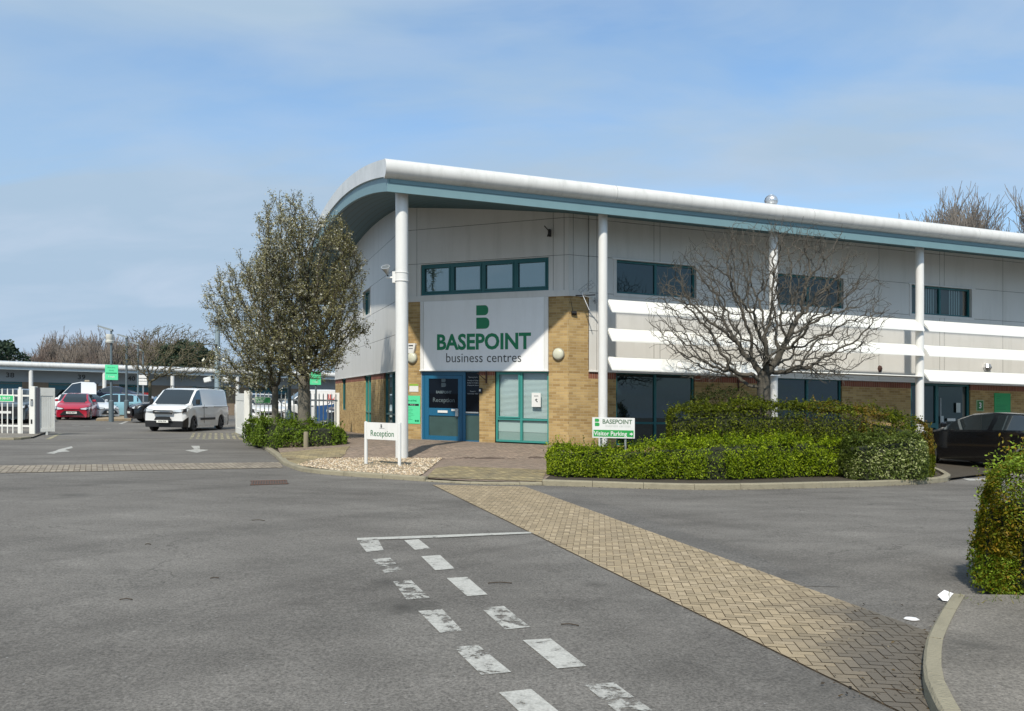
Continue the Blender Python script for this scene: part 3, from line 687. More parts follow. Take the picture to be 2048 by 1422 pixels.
# ---- windows
def window(M, u0, u1, z0, z1, fm, gm, cols=2, lows=None, name='window', v=.055, fw=.06, casement=(), surround=True, label=None, handles=False):
    f = MB(); f.M = M; dpt = .07
    e = .003
    f.box(u0+e, u0+fw, v, v+dpt, z0+e, z1-e, fm); f.box(u1-fw, u1-e, v, v+dpt, z0+e, z1-e, fm)
    f.box(u0+fw, u1-fw, v, v+dpt, z0+e, z0+fw, fm); f.box(u0+fw, u1-fw, v, v+dpt, z1-fw, z1-e, fm)
    edges = [u0+(u1-u0)*i/cols for i in range(cols+1)] if isinstance(cols, int) else [u0, *cols, u1]
    for x in edges[1:-1]: f.box(x-fw*.6, x+fw*.6, v-.002, v+dpt, z0+fw, z1-fw, fm)
    if lows:
        for a, b in zip(edges[:-1], edges[1:]):
            f.box(a+(fw if a == u0 else fw*.6), b-(fw if b == u1 else fw*.6), v+.001, v+dpt, lows-fw*.5, lows+fw*.5, fm)
    for i in casement:
        a = edges[i]+(fw if i == 0 else fw*.6); b = edges[i+1]-(fw if i == len(edges)-2 else fw*.6); c = (lows+fw*.5) if lows else z0+fw; d = z1-fw; w = .045
        for q in ((a+.004, a+w, c+.004, d-.004), (b-w, b-.004, c+.004, d-.004), (a+w, b-w, c+.004, c+w), (a+w, b-w, d-w, d-.004)): f.box(q[0], q[1], v-.022, v+.02, q[2], q[3], fm)
    o = part(name, f, B, label)
    if surround:
        s_ = MB(); s_.M = M; w = .09; y0, y1 = -.045, .02
        s_.box(u0-w, u0, y0, y1, z0, z1, CLAD); s_.box(u1, u1+w, y0, y1, z0, z1, CLAD); s_.box(u0-w, u1+w, y0, y1, z0-w, z0, CLAD); s_.box(u0-w-.05, u1+w+.05, y0-.02, y1, z1, z1+.035, WHITE)
        part('window_frame', s_, o)
    p = MB(); p.M = M
    zz = [z0, lows, z1] if lows else [z0, z1]
    for a, b in zip(edges[:-1], edges[1:]):
        for c, d in zip(zz[:-1], zz[1:]):
            t = rng.uniform(-.0015, .0015)
            p.poly([(a+.03, v+.045, c+.03), (b-.03, v+.045+t, c+.03), (b-.03, v+.045+t, d-.03), (a+.03, v+.045, d-.03)], gm)
    part('pane', p, o); return o
BLIND = mat('blind', (.62, .66, .68), .7); BLINDG = mat('blind_dim', (.10, .22, .26), .8)
VB = mat('vertical_blind', (.30, .36, .38), .8)
for i, (a, b, c, d) in enumerate(upF[:5]):
    wo_ = window(MF, a, b, c, d, TEAL, GLST if i in (2, 3) else GLS)
    if i in (2, 3):
        m_ = MB(); m_.M = MF
        for q in range(24):
            x = a+.08+q*(b-a-.16)/24
            if (q % 11) > (5 if i == 2 else 2): m_.add([(x, .16, c+.07), (x+.085, .19, c+.07), (x+.085, .19, d-.06), (x, .16, d-.06)], [(0, 1, 2, 3)], VB)
        part('blind', m_, wo_)
for i, (a, b, c, d) in enumerate(loF[:5]):
    if i == 2: continue
    window(MF, a, b, c, d, TEAL, GLS, lows=.95, surround=False)
# third bay: a dark glazed entrance door with a side light
dd = MB(); dd.M = MF; a, b, c, d = loF[2]
for q in ((a+.003, a+.08), (a+1.12, a+1.24), (b-.08, b-.003)): dd.box(*q, .05, .13, c, d-.003, TEAL)
dd.box(a+.08, a+1.12, .051, .13, d-.1, d-.003, TEAL); dd.box(a+1.24, b-.08, .051, .13, d-.1, d-.003, TEAL)
dd.box(a+.08, a+1.12, .051, .13, .90, 1.05, TEAL); dd.box(a+1.24, b-.08, .052, .13, c, c+.2, TEAL); dd.box(a+.08, a+1.12, .051, .13, c, c+.15, TEAL)
dr = part('door', dd, B, 'dark teal glazed door with side light, behind the black car')
p = MB(); p.M = MF; p.poly([(a+.05, .1, c), (b-.05, .1, c), (b-.05, .1, d-.05), (a+.05, .1, d-.05)], GLS); part('pane', p, dr)
p = MB(); p.M = MF; p.box(a+1.30, a+1.33, .02, .05, 1.0, 1.9, METAL); part('door_handle', p, dr); p = MB(); p.M = MF; p.box(a+1.62, a+1.98, .04, .05, 1.13, 1.22, WHITE); part('letterbox', p, dr); p = MB(); p.M = MF; p.box(a+2.02, a+2.2, .04, .05, 1.42, 1.75, mat('notice', (.5, .55, .55), .6)); p.box(a+1.36, a+1.46, .04, .05, 1.05, 1.3, mat('notice', (1, 1, 1)))
part('notice', p, dr)
# corner windows
window(MC, .70, 4.94, 4.68, 5.62, TEAL, GLSB, cols=4, surround=False, casement=(0, 1, 2, 3), v=.04, fw=.075)
wn = window(MC, 3.24, 4.94, .32, HC-.02, TEALG, GLST, cols=[4.06], lows=.99, surround=False, casement=(0,), v=.05)
# the pocket behind it: blinds and a sill
bl = MB(); bl.M = MC
for z in np.arange(1.03, 2.33, .035): bl.add([(3.28, .15, z), (4.9, .15, z), (4.9, .172, z+.031), (3.28, .172, z+.031)], [(0, 1, 2, 3)], BLIND)
part('blind', bl, wn)
bl = MB(); bl.M = MC; bl.box(3.26, 4.92, .13, .2, .36, 1.0, mat('film', (.33, .40, .39), .6)); bl.box(3.26, 4.92, .12, .129, .62, .93, mat('film_light', (.50, .56, .56), .6))
part('window_film', bl, wn)
nb = MB(); nb.M = MC; nb.box(4.40, 4.68, .03, .045, 1.36, 1.76, WHITE); nb.add([(4.5, .028, 1.56), (4.55, .028, 1.6), (4.59, .028, 1.57), (4.54, .028, 1.56), (4.60, .028, 1.50), (4.57, .028, 1.49)], [(0, 1, 2, 3, 4, 5)], DGREY)
for z in (1.68, 1.65): nb.box(4.47, 4.61, .028, .029, z, z+.008, DGREY)
part('notice', nb, B, 'white notice with a hand symbol on the window')
# side windows
window(MS, *upS[0], TEAL, GLSB, cols=1, fw=.05, surround=True)
window(MS, *loS[0], TEALG, GLSB, cols=2, lows=1.0, surround=False)
window(MS, *loS[1], TEAL, GLSB, cols=2, lows=1.0, surround=False)
window(MS, *loS[2], TEAL, GLS, cols=1, surround=False)

# ---- reception door (blue) and side light
d_ = MB(); d_.M = MC; z0, z1 = .26, HC-.02; v = .06
d_.box(.71, .80, v, v+.1, z0, z1, BLUE); d_.box(2.12, 2.22, v, v+.1, z0, z1, BLUE); d_.box(.80, 2.12, v, v+.1, z1-.13, z1, BLUE)
d_.box(2.22, 2.72, v+.01, v+.1, z1-.04, z1, BLUE); d_.box(2.69, 2.72, v+.01, v+.1, z0, z1-.04, BLUE); d_.box(2.22, 2.69, v+.01, v+.1, z0, z0+.06, BLUE); d_.box(2.22, 2.69, v+.01, v+.1, 1.07, 1.14, BLUE)
d_.box(.69, .71, v-.03, v+.1, z0, z1, WHITE)
dr = part('door', d_, B, 'blue framed reception door')
d_ = MB(); d_.M = MC; v = .05
d_.bbox(.81, .95, v, v+.06, z0+.02, z1-.14, BLUE, .006); d_.bbox(1.97, 2.11, v, v+.06, z0+.02, z1-.14, BLUE, .006)
d_.box(.95, 1.97, v+.004, v+.06, z0+.02, z0+.16, BLUE); d_.box(.95, 1.97, v+.004, v+.06, z1-.24, z1-.14, BLUE); d_.box(.95, 1.97, v+.004, v+.06, 1.03, 1.26, BLUE)
part('door_leaf', d_, dr)
g = MB(); g.M = MC; GLK = glassmat('glass_black', (.5, .55, .6), .03, (.004, .006, .010)); FROST = mat('frosted', (.045, .085, .08), .35, var=.2, vscale=3)
g.box(.94, 1.98, v+.035, v+.045, 1.25, z1-.23, GLK); g.box(.94, 1.98, v+.035, v+.045, z0+.15, 1.04, FROST)
g.box(2.21, 2.70, v+.04, v+.05, 1.13, z1-.03, GLK); g.box(2.21, 2.70, v+.04, v+.05, z0+.05, 1.08, FROST)
part('pane', g, dr)
g = MB(); g.M = MC; FAINT = mat('vinyl_grey', (.10, .135, .15), .6)
logo(g, 1.46, 2.03, v+.033, .26, FAINT)
put_text(g, 'BASEPOINT', 1.46, 1.74, v+.033, .105, FAINT, bold=.004)
put_text(g, 'Reception', 1.46, 1.50, v+.033, .19, FAINT)
W2 = mat('vinyl_white', (.42, .44, .44), .6)
for k, (t, z) in enumerate([('Opening hours', 2.20), ('Monday to Friday', 2.10), ('8.30am to 5.30pm', 2.03), ('Weekends closed', 1.96), ('Enquiries', 1.78), ('see notice inside', 1.71)]):
    put_text(g, t, 2.46, z, v+.038, .052, W2)
part('lettering', g, dr)
g = MB(); g.M = MC; g.box(1.28, 1.62, v-.02, v+.01, 1.12, 1.19, WHITE); part('letterbox', g, dr); g = MB(); g.M = MC; g.box(1.75, 1.87, v-.01, v+.01, 1.18, 1.24, WHITE); part('notice', g, dr); g = MB(); g.M = MC; g.bbox(1.9, 2.0, v-.05, v+.01, 1.02, 1.26, METAL, .01); part('push_plate', g, dr)

g = MB(); g.M = MC; g.box(2.25, 2.68, .02, .05, 1.13, 1.17, METAL); part('handle', g, dr)

# ---- big sign panel
s_ = MB(); s_.M = MC; a, b, c, d = .71, 4.94, HC, 4.49
SGW = mat('sign_white', (.84, .85, .85), .4, var=.03, stain=((.6, .6, .57), .25, (3, 3, .4))); s_.box(a+.0, a+.12, -.05, .02, c, d-.003, WHITE); s_.box(b-.12, b, -.05, .02, c, d-.003, WHITE); s_.box(a+.127, b-.127, -.045, .02, c, d-.003, SGW); s_.box(a-.02, b+.02, -.07, .02, c-.035, c-.001, WHITE)
sg = part('sign_panel', s_, B, 'large white sign panel above the reception door')
t_ = MB(); t_.M = MC; yy = -.047
MB_ = (a+b)/2
logo(t_, 2.86, 3.97, yy, .70, DGREEN)
put_text(t_, 'BASEPOINT', 2.84, 3.22, yy, .635, DGREEN, bold=.021, xs=.955)
part('lettering', t_, sg)
t_ = MB(); t_.M = MC; put_text(t_, 'business centres', 2.86, 2.76, yy, .40, DGREY, bold=.0, xs=.95); part('lettering', t_, sg)

# ---- small wall fittings in the corner
def disc_light(u, z, M, name='wall_light'):
    l = MB(); l.M = M @ Matrix.Translation((u, -.0, z)) @ Matrix.Rotation(math.pi/2, 4, 'X')
    l.lathe([(.175, 0), (.185, .03), (.17, .06)], 28, mat('bulkhead_rim', (.32, .30, .24), .5)); l.lathe([(.165, .055), (.15, .085), (.10, .11), (.0, .12)], 28, mat('opal', (.58, .58, .46), .35)); return part(name, l, B)
disc_light(5.25, 2.86, MC); disc_light(.41, 2.78, MC)
l = MB(); l.M = MC @ Matrix.Translation((.40, 0, 3.08)); l.prism([(-.15, .14), (.15, .14), (.16, .10), (.09, -.16), (-.09, -.16), (-.16, .10)], -.09, 0, WHITE)
ax_ = part('alarm_box', l, B); l = MB(); l.M = MC @ Matrix.Translation((.40, 0, 3.08)); l.box(-.08, .08, -.093, -.09, .05, .09, DGREY); l.box(-.07, .07, -.093, -.09, -.03, -.01, DGREY); part('lettering', l, ax_)
l = MB(); l.M = MC; l.box(.30, .62, -.015, 0, 1.74, 1.98, WHITE); l.box(.30, .62, -.018, -.0151, 1.92, 1.98, mat('sign_lime', (.25, .42, .05), .5)); part('notice', l, B, 'small white notice with a green top on the brick pier')
l = MB(); l.M = MC; l.box(.05, .685, -.015, 0, .76, 1.62, MINT)
ns = part('sign_panel', l, B, 'bright green notice board beside the reception door')
l = MB(); l.M = MC; put_text(l, 'on arrival.', .40, 1.47, -.017, .085, DGREEN, bold=.002); l.box(.2, .64, -.018, -.0155, 1.31, 1.37, BLACK); put_text(l, 'Please call', .42, 1.34, -.02, .045, WHITE)
for k in range(9):
    z = 1.24-.045*k; l.box(.24, .24+.22*rng.uniform(.5, 1), -.0165, -.0155, z, z+.008, DGREEN)
l.box(.50, .56, -.0165, -.0155, .82, .88, DGREEN); l.box(.575, .64, -.0165, -.0155, .82, .88, DGREEN); part('lettering', l, ns)
BRK = mat('bracket_rust', (.06, .025, .02), .7)
l = MB(); l.M = MC; l.box(2.95, 2.98, -.05, -.005, 2.02, 2.38, BRK); l.tube([(2.965, -.03, 2.10), (2.80, -.25, 2.30)], .012, 6, BRK); l.tube([(2.965, -.03, 2.32), (2.78, -.26, 2.31)], .012, 6, BRK); part('bracket', l, B)
l = MB(); l.M = MC; l.bbox(2.725, 2.83, -.05, 0, 1.72, 1.88, BLACK, .01); l.box(2.74, 2.79, -.052, -.05, 1.78, 1.84, WHITE); part('entry_phone', l, B)
l = MB(); l.M = MF; l.box(10.6, 10.63, -.05, -.005, 1.95, 2.3, BRK); l.tube([(10.615, -.03, 2.0), (10.75, -.25, 2.2)], .012, 6, BRK); part('bracket', l, B)
# vent cowl, ball light on the upper wall
l = MB(); l.M = MF @ Matrix.Translation((16.0, -.03, 2.80)); l.lathe([(.0, .11), (.06, .08), (.085, 0), (.05, -.1), (0, -.12)], 14, mat('bracket_rust', (1, 1, 1))); part('vent_cowl', l, B)
l = MB(); l.M = MF @ Matrix.Translation((20.6, -.06, 2.98)); l.lathe([(.0, .16), (.11, .12), (.16, 0), (.1, -.1), (0, -.14)], 16, CHROME); part('wall_light', l, B)
l = MB(); l.M = MC @ Matrix.Translation((5.0, -.02, 6.28)); l.box(-.03, .03, -.1, .0, -.1, .1, BLACK); l.tube([(0, -.1, 0), (0, -.2, -.12)], .02, 6, BLACK); l.tube([(0, -.2, -.12), (.12, -.25, .02)], .016, 6, BLACK); l.tube([(0, -.1, .05), (-.1, -.2, .18)], .016, 6, BLACK); part('aerial_bracket', l, B)

# ---- signs by the third bay
l = MB(); l.M = MF; l.box(20.18, 20.50, -.02, 0, 1.48, 1.86, mat('sign_border', (.35, .5, .3), .5)); l.box(20.205, 20.475, -.023, -.0201, 1.505, 1.835, mat('sign_dgreen', (.02, .16, .03), .5)); ns = part('sign_panel', l, B, 'small dark green sign with the number 3')
l = MB(); l.M = MF; put_text(l, '3', 20.34, 1.67, -.025, .28, WHITE, bold=.006); part('lettering', l, ns)
l = MB(); l.M = MF; l.box(21.0, 21.75, -.02, 0, 1.35, 2.12, mat('sign_dmint', (.015, .34, .11), .5)); ns = part('sign_panel', l, B, 'green notice board above the roof of the black car')
l = MB(); l.M = MF
for z, w in ((2.0, .2), (1.93, .15), (1.84, .18), (1.70, .5), (1.64, .4), (1.56, .45)): l.box(21.08, 21.08+w, -.0215, -.0205, z, z+.014, DGREEN)
part('lettering', l, ns)
# small mirror-like aerial shade on wall near first column handled below

# ---- roof: vaulted shell, soffit, gutter, fascia, verge
roof = MB(); n = 40; ds = [D0+(D1-D0)*i/n for i in range(n+1)]
RS0 = -.40
ROOFM = mat('roof_sheet', (.50, .52, .53), .45, .3, var=.1)
for a, b in zip(ds[:-1], ds[1:]): roof.add([(RS0, a, roofz(a)), (S_END+.5, a, roofz(a)), (S_END+.5, b, roofz(b)), (RS0, b, roofz(b))], [(0, 1, 2, 3)], ROOFM, True)
rf = part('roof', roof, B)
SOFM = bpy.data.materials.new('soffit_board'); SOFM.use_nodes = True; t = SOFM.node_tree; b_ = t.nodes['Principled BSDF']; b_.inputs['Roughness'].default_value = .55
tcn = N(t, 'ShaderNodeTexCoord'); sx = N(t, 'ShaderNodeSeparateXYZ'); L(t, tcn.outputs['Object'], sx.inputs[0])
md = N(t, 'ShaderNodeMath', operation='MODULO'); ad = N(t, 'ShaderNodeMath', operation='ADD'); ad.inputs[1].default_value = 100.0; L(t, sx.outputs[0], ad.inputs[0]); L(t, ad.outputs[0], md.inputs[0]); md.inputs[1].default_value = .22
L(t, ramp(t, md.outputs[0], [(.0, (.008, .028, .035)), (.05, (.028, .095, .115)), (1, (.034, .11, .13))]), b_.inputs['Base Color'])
so = MB()
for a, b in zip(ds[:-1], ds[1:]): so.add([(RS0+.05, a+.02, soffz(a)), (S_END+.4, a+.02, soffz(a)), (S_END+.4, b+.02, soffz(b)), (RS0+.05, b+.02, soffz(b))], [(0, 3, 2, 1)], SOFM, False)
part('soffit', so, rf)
# fascia below the gutter (recessed shelf + vertical face), front and rear
fa = MB(); fa.box(RS0+.0, S_END+.4, D0, D0+.06, 6.41, 6.62, TEALF); fa.box(RS0+.02, S_END+.4, D0-.015, D0+.05, 6.621, 6.72, TEALF); fa.box(RS0, S_END+.4, D1-.06, D1, 6.41, 7.1, TEALF)
part('fascia', fa, rf)
# verge: white capping and teal board following the curve
ve = MB(); vt = MB()
for i, (a, b) in enumerate(zip(ds[:-1], ds[1:])):
    g_ = .006 if i % 3 == 0 else 0
    def pr(m, o0, o1, s0, s1, M_):
        z = lambda d, o: roofz(d)+o
        vs = [(s, d, z(d, o)) for d in (a+g_, b) for s in (s0, s1) for o in (o0, o1)]
        M_.add(vs, [(0, 1, 5, 4), (2, 6, 7, 3), (1, 3, 7, 5), (0, 4, 6, 2), (0, 2, 3, 1), (4, 5, 7, 6)], m)
    pr(GUTW, -.40, .02, RS0-.10, RS0+.10, ve); pr(TEALF, -.74, -.40, RS0-.04, RS0+.04, vt)
part('verge_capping', ve, rf); part('verge_board', vt, rf)
# gutter: deep half-round along the front, in 6.2 m lengths
gu = MB(); prof = [(.06, .02), (-.04, .015)]+[(-.02-.21*math.sin(a)*1.0, -.20+.215*math.cos(a)) for a in [math.pi*i/12 for i in range(1, 12)]]+[(-.02, -.43), (.05, -.43)]
segs = [RS0-.12]+[RS0+5.9+6.2*i for i in range(6)]+[S_END+.5]
for a, b in zip(segs[:-1], segs[1:]):
    vs = [(a+.004, D0+o, 7.15+z) for o, z in prof]+[(b-.004, D0+o, 7.15+z) for o, z in prof]; k = len(prof)
    gu.add(vs, [(i, i+1, k+i+1, k+i) for i in range(k-1)], GUTW, True); gu.add(vs[:k], [tuple(range(k))], GUTW)
    vs = [(b-.004, D0+o*.985, 7.15+z*.985) for o, z in prof]+[(b+.006, D0+o*.985, 7.15+z*.985) for o, z in prof]; gu.add(vs, [(i, i+1, k+i+1, k+i) for i in range(k-1)], DARKJ)
part('gutter', gu, rf, sharp=60)
# turbine vent
tv = MB(); ox, oy = 12.2, 1.96
tv.lathe([(.13, -.45), (.13, -.14), (.16, -.13)], 20, METAL, (ox, oy, 7.98))
for i in range(20):
    a0 = i*2*math.pi/20
    col = []
    for k in range(7):
        ph = math.pi*(k+.6)/7.4; r = .20*math.sin(ph); z = .19*math.cos(ph)
        for da in (0, .36): col.append((ox+r*(1+da*.12)*math.cos(a0+da+k*.09), oy+r*(1+da*.12)*math.sin(a0+da+k*.09), 7.98+z))
    tv.add(col, [(2*k, 2*k+1, 2*k+3, 2*k+2) for k in range(6)], CHROME, True)
tv.lathe([(0, .195), (.09, .18), (.1, .16)], 16, CHROME, (ox, oy, 7.98)); part('roof_vent', tv, rf)

# ---- columns
for i in range(8):
    s = P5*i; r = .155 if i == 0 else .122
    if s > S_END: break
    c_ = MB(); c_.lathe([(r, -.05 if i == 0 else .0), (r, 6.0), (r, soffz(0)+.02)], 32, WHITE, (s, 0, 0)); co = part('column', c_, B, 'thick white column at the corner of the roof' if i == 0 else None, sharp=70)
    if i == 0:
        b_ = MB(); b_.lathe([(r, 4.36), (r+.018, 4.365), (r+.018, 4.385), (r+.008, 4.39), (r+.008, 4.56), (r+.018, 4.565), (r+.018, 4.585), (r, 4.59)], 32, WHITE, (0, 0, 0))
        b_.M = Matrix.Rotation(-AL, 4, 'Z'); b_.box(-r-.07, -r+.02, -.06, .06, 4.33, 4.60, WHITE); b_.tube([(-r-.04, 0, 4.46), (-r-.22, 0, 4.46)], .022, 8, WHITE)
        bo = part('bracket', b_, co)
        f_ = MB(); f_.M = Matrix.Rotation(-AL, 4, 'Z') @ Matrix.Translation((-r-.21, -.03, 4.60)) @ Matrix.Rotation(R(38), 4, 'X') @ Matrix.Rotation(R(-8), 4, 'Y')
        f_.lathe([(.0, -.08), (.03, -.08), (.05, -.02), (.105, .10), (.115, .13), (.09, .132), (.04, .04), (0, .03)], 20, METAL); f_.lathe([(.10, .125), (0, .128)], 20, mat('lens', (.12, .13, .13), .15)); f_.tube([(0, 0, -.1), (0, 0, -.14)], .02, 8, BLACK)
        part('floodlight', f_, bo)

# ---- brise-soleil blades between the columns
BLADE = mat('blade_white', (.80, .80, .76), .4, var=.05, vscale=2)
def blade(s0, s1, zt, flat=False):
    m = MB()
    if flat: prof = [(.17, .01), (.12, .035), (-.10, .03), (-.19, 0), (-.10, -.03), (.12, -.025)]
    else: prof = [(.15, 0), (.155, -.03), (.02, -.15), (-.17, -.33), (-.22, -.375), (-.215, -.335), (-.13, -.21), (.03, -.06), (.11, .0)]
    vs = [(s0, o, zt+z) for o, z in prof]+[(s1, o, zt+z) for o, z in prof]; k = len(prof)
    m.add(vs, [(i, (i+1) % k, k+(i+1) % k, k+i) for i in range(k)], BLADE); m.add(vs, [tuple(range(k)), tuple(range(2*k-1, k-1, -1))], BLADE)
    return part('louvre_blade', m, B, 'flat white blade standing edge-on between two columns' if flat else None)
for (a, b, flats) in ((5.56, 10.72, ()), (10.88, 16.17, (2,)), (16.36, 21.5, ()), (21.72, 26.9, ()), (27.1, 32.3, ()), (32.5, 37.7, ())):
    for k in range(3): blade(a, b if a != 5.56 else 10.86, 4.28-.765*k-(.24 if k in flats else 0), k in flats)
# aerial panel on the wall by the first column
ae = MB(); ae.M = MF @ Matrix.Translation((5.42, -.42, 4.68)) @ Matrix.Rotation(R(-25), 4, 'Z') @ Matrix.Rotation(R(-38), 4, 'Y')
for k in range(6): ae.tube([(-.22+k*.09, 0, -.07), (-.22+k*.09, 0, .10)], .006, 5, METAL)
for z in (-.07, .015, .10): ae.tube([(-.22, 0, z), (.23, 0, z)], .008, 5, METAL)
ae.M = MF @ Matrix.Translation((5.42, -.42, 4.68))
ae.tube([(-.2, .45, -.17), (.15, -.2, -.2)], .016, 6, BLACK); ae.tube([(-.12, .1, -.12), (.02, -.1, -.62)], .012, 6, CHROME); ae.tube([(-.1, 0, -.2), (.15, 0, -.28)], .012, 6, CHROME)
for z in (-.22, -.29, -.36): ae.tube([(.38, .3, z), (.62, .3, z-.05)], .007, 5, CHROME)
ae.tube([(.38, .42, -.29), (.38, .3, -.29)], .012, 6, BLACK); ae.tube([(.38, .3, -.2), (.38, .3, -.38)], .008, 6, BLACK)
ae.cyl((-.30, .40, -.66), (-.16, .38, -.66), .06, .06, 14, BLACK); ae.tube([(-.25, .42, -.6), (-.33, .43, -.2), (-.28, .43, -.14)], .010, 5, BLACK); ae.tube([(-.23, .42, -.7), (-.35, .43, -.9), (-.40, .44, -.95), (-.40, .44, -1.9), (-.1, .44, -1.92)], .005, 5, mat('cable_buff', (.4, .33, .2), .7))
part('aerial', ae, B, 'tilted grid aerial with rods on the brick corner')
# ================================================================ VEGETATION
def leaf_mesh(name, parent, P, Nrm, size, cols, m, aspect=.5, top=None, label=None, solo_args=None):
    """one diamond-shaped, slightly folded leaf per point"""
    n = len(P); t = nr.normal(size=(n, 3)); t -= (t*Nrm).sum(1)[:, None]*Nrm; t /= np.linalg.norm(t, axis=1)[:, None]+1e-9
    b = np.cross(Nrm, t); sz = (size*nr.uniform(.6, 1.35, n))[:, None]
    v = np.stack([P-t*sz*.5, P+b*sz*aspect*.5+Nrm*sz*.08, P+t*sz*.55+Nrm*sz*.0, P-b*sz*aspect*.5+Nrm*sz*.08], 1).reshape(-1, 3)
    me = bpy.data.meshes.new(name); me.vertices.add(4*n); me.vertices.foreach_set('co', v.astype(np.float32).ravel())
    me.loops.add(4*n); me.loops.foreach_set('vertex_index', np.arange(4*n, dtype=np.int32)); me.polygons.add(n)
    me.polygons.foreach_set('loop_start', np.arange(0, 4*n, 4, dtype=np.int32)); me.polygons.foreach_set('loop_total', np.full(n, 4, dtype=np.int32))
    cc = np.ones((n, 4, 4), dtype=np.float32); cc[:, :, :3] = cols[:, None, :]
    me.update(); at = me.color_attributes.new('Col', 'FLOAT_COLOR', 'CORNER'); at.data.foreach_set('color', cc.ravel()); me.materials.append(m); me.validate(); me.update()
    o = bpy.data.objects.new(name, me); COL.objects.link(o)
    if parent: o.parent = parent; ROT[o.name] = 0
    return tagit(o, label)
def pick(pal, n, jit=.18):
    pal = np.array(pal); c = pal[nr.integers(0, len(pal), n)]; return c*nr.uniform(1-jit, 1+jit, (n, 1))
LEAF = mat('leaf', (1, 1, 1), .5, spec=.22, attr=True, transl=.38)
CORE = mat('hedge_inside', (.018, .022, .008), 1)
WOODB = mat('bark_brown', (.10, .082, .062), .95, var=.4, vscale=12, bump=1, bscale=30)
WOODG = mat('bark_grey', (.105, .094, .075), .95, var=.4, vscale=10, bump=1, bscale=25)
def nz(p, s, o=0): return np.array([mnoise.noise(Vector((a*s+o, b*s, c*s))) for a, b, c in p])
def hedge(name, label, cat, x, y, line, hgt, pal, n, size, group=None, z=.05, sprig=120, splen=.14, pal2=None, base=.0, bumpy=.12, core=True, flow=None):
    """line: (x, y, half width, height) stations in site coordinates; leaves fill a lumpy rounded shell round them"""
    root = thing(name, label, cat, x, y, z, group=group)
    st = np.array(line, float); seg = np.r_[0, np.cumsum(np.hypot(np.diff(st[:, 0]), np.diff(st[:, 1])))]; Lt = seg[-1]
    def S(u, th, k):
        X = np.interp(u, seg, st[:, 0]); Y = np.interp(u, seg, st[:, 1]); wd = np.interp(u, seg, st[:, 2]); hh = np.interp(u, seg, st[:, 3])
        X2 = np.interp(np.minimum(u+.05, Lt), seg, st[:, 0])-np.interp(np.maximum(u-.05, 0), seg, st[:, 0]); Y2 = np.interp(np.minimum(u+.05, Lt), seg, st[:, 1])-np.interp(np.maximum(u-.05, 0), seg, st[:, 1])
        l = np.hypot(X2, Y2)+1e-9; nx, ny = -Y2/l, X2/l
        e = np.clip(np.minimum(u, Lt-u)/.45, 0, 1); ew = np.sqrt(1-(1-e)**2)*.95+.05
        c, s = np.cos(th), np.sin(th); ex = .34
        cx = np.sign(c)*np.abs(c)**ex; sx = np.abs(s)**ex
        ox = cx*wd*ew*k; oz = sx*hh*k*(.82+.18*ew)
        return np.stack([X+nx*ox, Y+ny*ox, oz+base], 1), np.stack([nx*c, ny*c, s+.12], 1)
    u = nr.uniform(0, Lt, n); th = nr.uniform(0.0, math.pi, n); q_ = nr.uniform(0, 1, n) < .25; th[q_] = np.where(nr.uniform(0, 1, q_.sum()) < .5, nr.uniform(0, .85, q_.sum()), math.pi-nr.uniform(0, .85, q_.sum()))
    # more points on the ends
    m_ = n//7; u[:m_] = nr.choice([0, 1], m_)*Lt+nr.choice([-1, 1], m_)*0; u[:m_] = np.where(u[:m_] > 0, Lt-nr.uniform(0, .1, m_)**1.5, nr.uniform(0, .1, m_)**1.5)
    depth = 1-nr.exponential(.05, n).clip(0, .3); k_end = np.ones(n); k_end[:m_] = np.sqrt(nr.uniform(0, 1, m_))
    P, Nn = S(u, th, 1.0)
    C, _ = S(u, th*0+math.pi/2, .0); 
    # end caps: slide towards the middle line
    P[:m_, :2] = C[:m_, :2]+(P[:m_, :2]-C[:m_, :2])*k_end[:m_, None]
    P[:m_, 2] = base+(P[:m_, 2]-base)*nr.uniform(.1, 1, m_)
    bump = nz(P, 1.7, 3)*bumpy*1.2+nz(P, 5, 7)*bumpy*.8
    mid = np.stack([C[:, 0], C[:, 1], P[:, 2]*.5], 1); dirv = P-mid; dl = np.linalg.norm(dirv, axis=1)[:, None]+1e-9
    P = P+dirv/dl*(bump[:, None]-(1-depth)[:, None]*.6)
    P[:, 2] = np.maximum(P[:, 2], .015)
    sd = np.minimum(th, math.pi-th) < .85; sd[:m_] = False; P[sd, 2] = base+(P[sd, 2]-base)*nr.uniform(.02, 1, sd.sum())**.62
    Nn = Nn+nr.normal(scale=.55, size=Nn.shape); Nn /= np.linalg.norm(Nn, axis=1)[:, None]
    cl = pick(pal, n)
    f = (nz(P, 1.1, 11)+.5).clip(0, 1)
    if pal2 is not None:
        mask = nr.uniform(0, 1, n) < pal2[1](P, f); cl[mask] = pick(pal2[0], mask.sum())
    # sprigs
    if sprig:
        q = nr.choice(n, sprig, replace=False); sp = []; sn = []; sc_ = []
        for i in q:
            if P[i, 2] < .3*st[:, 3].max(): continue
            dd = Vector((nr.normal(0, .35), nr.normal(0, .35), 1)); dd = (dd+Vector(Nn[i])*.7).normalized(); ln = splen*nr.uniform(.4, 1.5)
            for k in range(9):
                sp.append(np.array(P[i])+np.array(dd)*ln*k/8+nr.normal(0, .012, 3)); sn.append(nr.normal(size=3)); sc_.append(cl[i]*nr.uniform(1.0, 1.35))
        if sp:
            sn = np.array(sn); sn /= np.linalg.norm(sn, axis=1)[:, None]; P = np.vstack([P, sp]); Nn = np.vstack([Nn, sn]); cl = np.vstack([cl, sc_])
    P = P-np.array([x, y, 0]); P[:, 2] -= K*P[:, 0]
    leaf_mesh('foliage', root, P, Nn, size, cl, LEAF)
